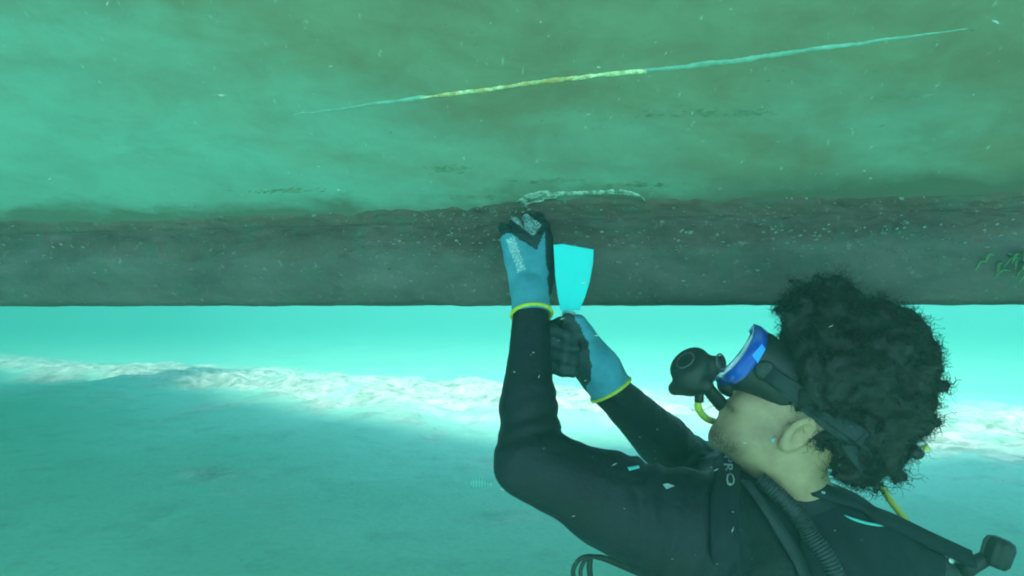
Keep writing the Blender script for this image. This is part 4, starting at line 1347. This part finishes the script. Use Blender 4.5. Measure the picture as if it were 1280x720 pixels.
# ------------------------------------------------------------------ small striped fish by the elbow
def build_fish():
    c = P(597, 604, 2.6)
    root = empty('fish', tuple(c - np.array([0, 0, 0.02])))
    tag(root, 'small pale striped fish hovering left of the diver’s elbow', 'fish')
    m, n, l, b = new_mat('striped_fish_scales')
    w = n.new('ShaderNodeTexWave'); w.inputs['Scale'].default_value = 26.0
    l.new(N_map(n, l), w.inputs[0])
    l.new(N_mix(n, l, N_ramp(n, l, w.outputs['Fac'], [(0.35, 0.0), (0.55, 1.0)]), (0.25, 0.62, 0.55), (0.45, 0.85, 0.78)), b.inputs['Base Color'])
    b.inputs['Roughness'].default_value = 0.5
    V, Q = surface_nets(lambda p: smin(ell(p, c, np.eye(3), (0.040, 0.010, 0.021)), ell(p, c + [0.038, 0, 0], np.eye(3), (0.014, 0.005, 0.009)), 0.008), c - 0.07, c + 0.07, 0.004)
    fast_mesh('trunk', V, Q, m, root)
    def fin(name, pts):
        V = [c + np.array([x, y, z]) for y in (-0.0012, 0.0012) for x, z in pts]; k = len(pts)
        mesh(name, V, [tuple(range(k)), tuple(range(2 * k - 1, k - 1, -1))] + [(i, k + i, k + (i + 1) % k, (i + 1) % k) for i in range(k)], m, root, smooth=False)
    fin('tail_fin', [(0.044, 0.003), (0.066, 0.016), (0.060, 0.0), (0.066, -0.016), (0.044, -0.003)])
    fin('dorsal_fin', [(-0.015, 0.017), (0.0, 0.029), (0.02, 0.026), (0.03, 0.012)])

build_fish()

# ------------------------------------------------------------------ particles in the water
def build_particles():
    m = plain('pale_drifting_flakes', (0.34, 0.42, 0.39), 0.8, 0.4, 50)
    V, Fc, cand = [], [], []
    for k in range(380):
        d = random.uniform(0.35, 1.25) if random.random() < 0.8 else random.uniform(1.3, 3.0)
        px = random.gauss(850, 330) if random.random() < 0.75 else random.uniform(-60, 1340)
        cand.append(P(px, random.uniform(-20, 740), d))
    cand = np.array(cand)
    c32 = cand.astype(np.float32)
    free = (suit_field(c32) > 0.003) & (body_field(c32) > 0.003)
    for c in cand[free]:
        d = float(c[1])
        q = (c - HK) @ HN
        if c[2] > np.interp(q, PROF[:, 0], PROF[:, 1]) - 0.01 and q < 2.35 and c[2] > 0: 
            continue
        r = random.choice([0.0004, 0.0005, 0.0005, 0.0006, 0.0006, 0.0008, 0.0008, 0.0010, 0.0013, 0.0016]) * (0.55 + 0.5 * d)
        ax = unit([random.gauss(1, 0.35), random.gauss(0, 0.3), random.gauss(0.15, 0.35)]); ln = random.uniform(1.0, 3.6)
        s1 = unit(np.cross(ax, [0.2, 0.4, 1])); s2 = np.cross(ax, s1)
        o = len(V)
        V.extend([c + ax * r * ln, c - ax * r * ln * 0.8, c + s1 * r, c - s1 * r * 0.8, c + s2 * r * 0.5, c - s2 * r * 0.4])
        for t in ((0, 2, 4), (2, 1, 4), (1, 3, 4), (3, 0, 4), (2, 0, 5), (1, 2, 5), (3, 1, 5), (0, 3, 5)): Fc.append(tuple(o + i for i in t))
    o = mesh('drifting_particles', V, Fc, m, None, smooth=False)
    tag(o, 'pale specks drifting in the water', 'particles', kind='stuff')

build_particles()

# ------------------------------------------------------------------ the water itself: even teal haze
def build_haze():
    m = bpy.data.materials.new('teal_water')
    m.use_nodes = True
    n, l = m.node_tree.nodes, m.node_tree.links
    n.remove(n['Principled BSDF'])
    v = n.new('ShaderNodeVolumePrincipled')
    v.inputs['Color'].default_value = (0.13, 0.37, 0.31, 1)
    v.inputs['Absorption Color'].default_value = (0.05, 0.33, 0.27, 1)
    v.inputs['Density'].default_value = 0.14
    v.inputs['Anisotropy'].default_value = 0.3
    l.new(v.outputs[0], n['Material Output'].inputs['Volume'])
    x0, x1, y0, y1, z0, z1 = -60, 60, -45, 75, -3.6, 1.55
    V = [(x, y, z) for x in (x0, x1) for y in (y0, y1) for z in (z0, z1)]
    o = mesh('haze', V, [(0, 1, 3, 2), (4, 6, 7, 5), (0, 4, 5, 1), (2, 3, 7, 6), (0, 2, 6, 4), (1, 5, 7, 3)], m, None, smooth=False)
    tag(o, 'teal haze of the water all around', 'water haze', kind='stuff')

build_haze()
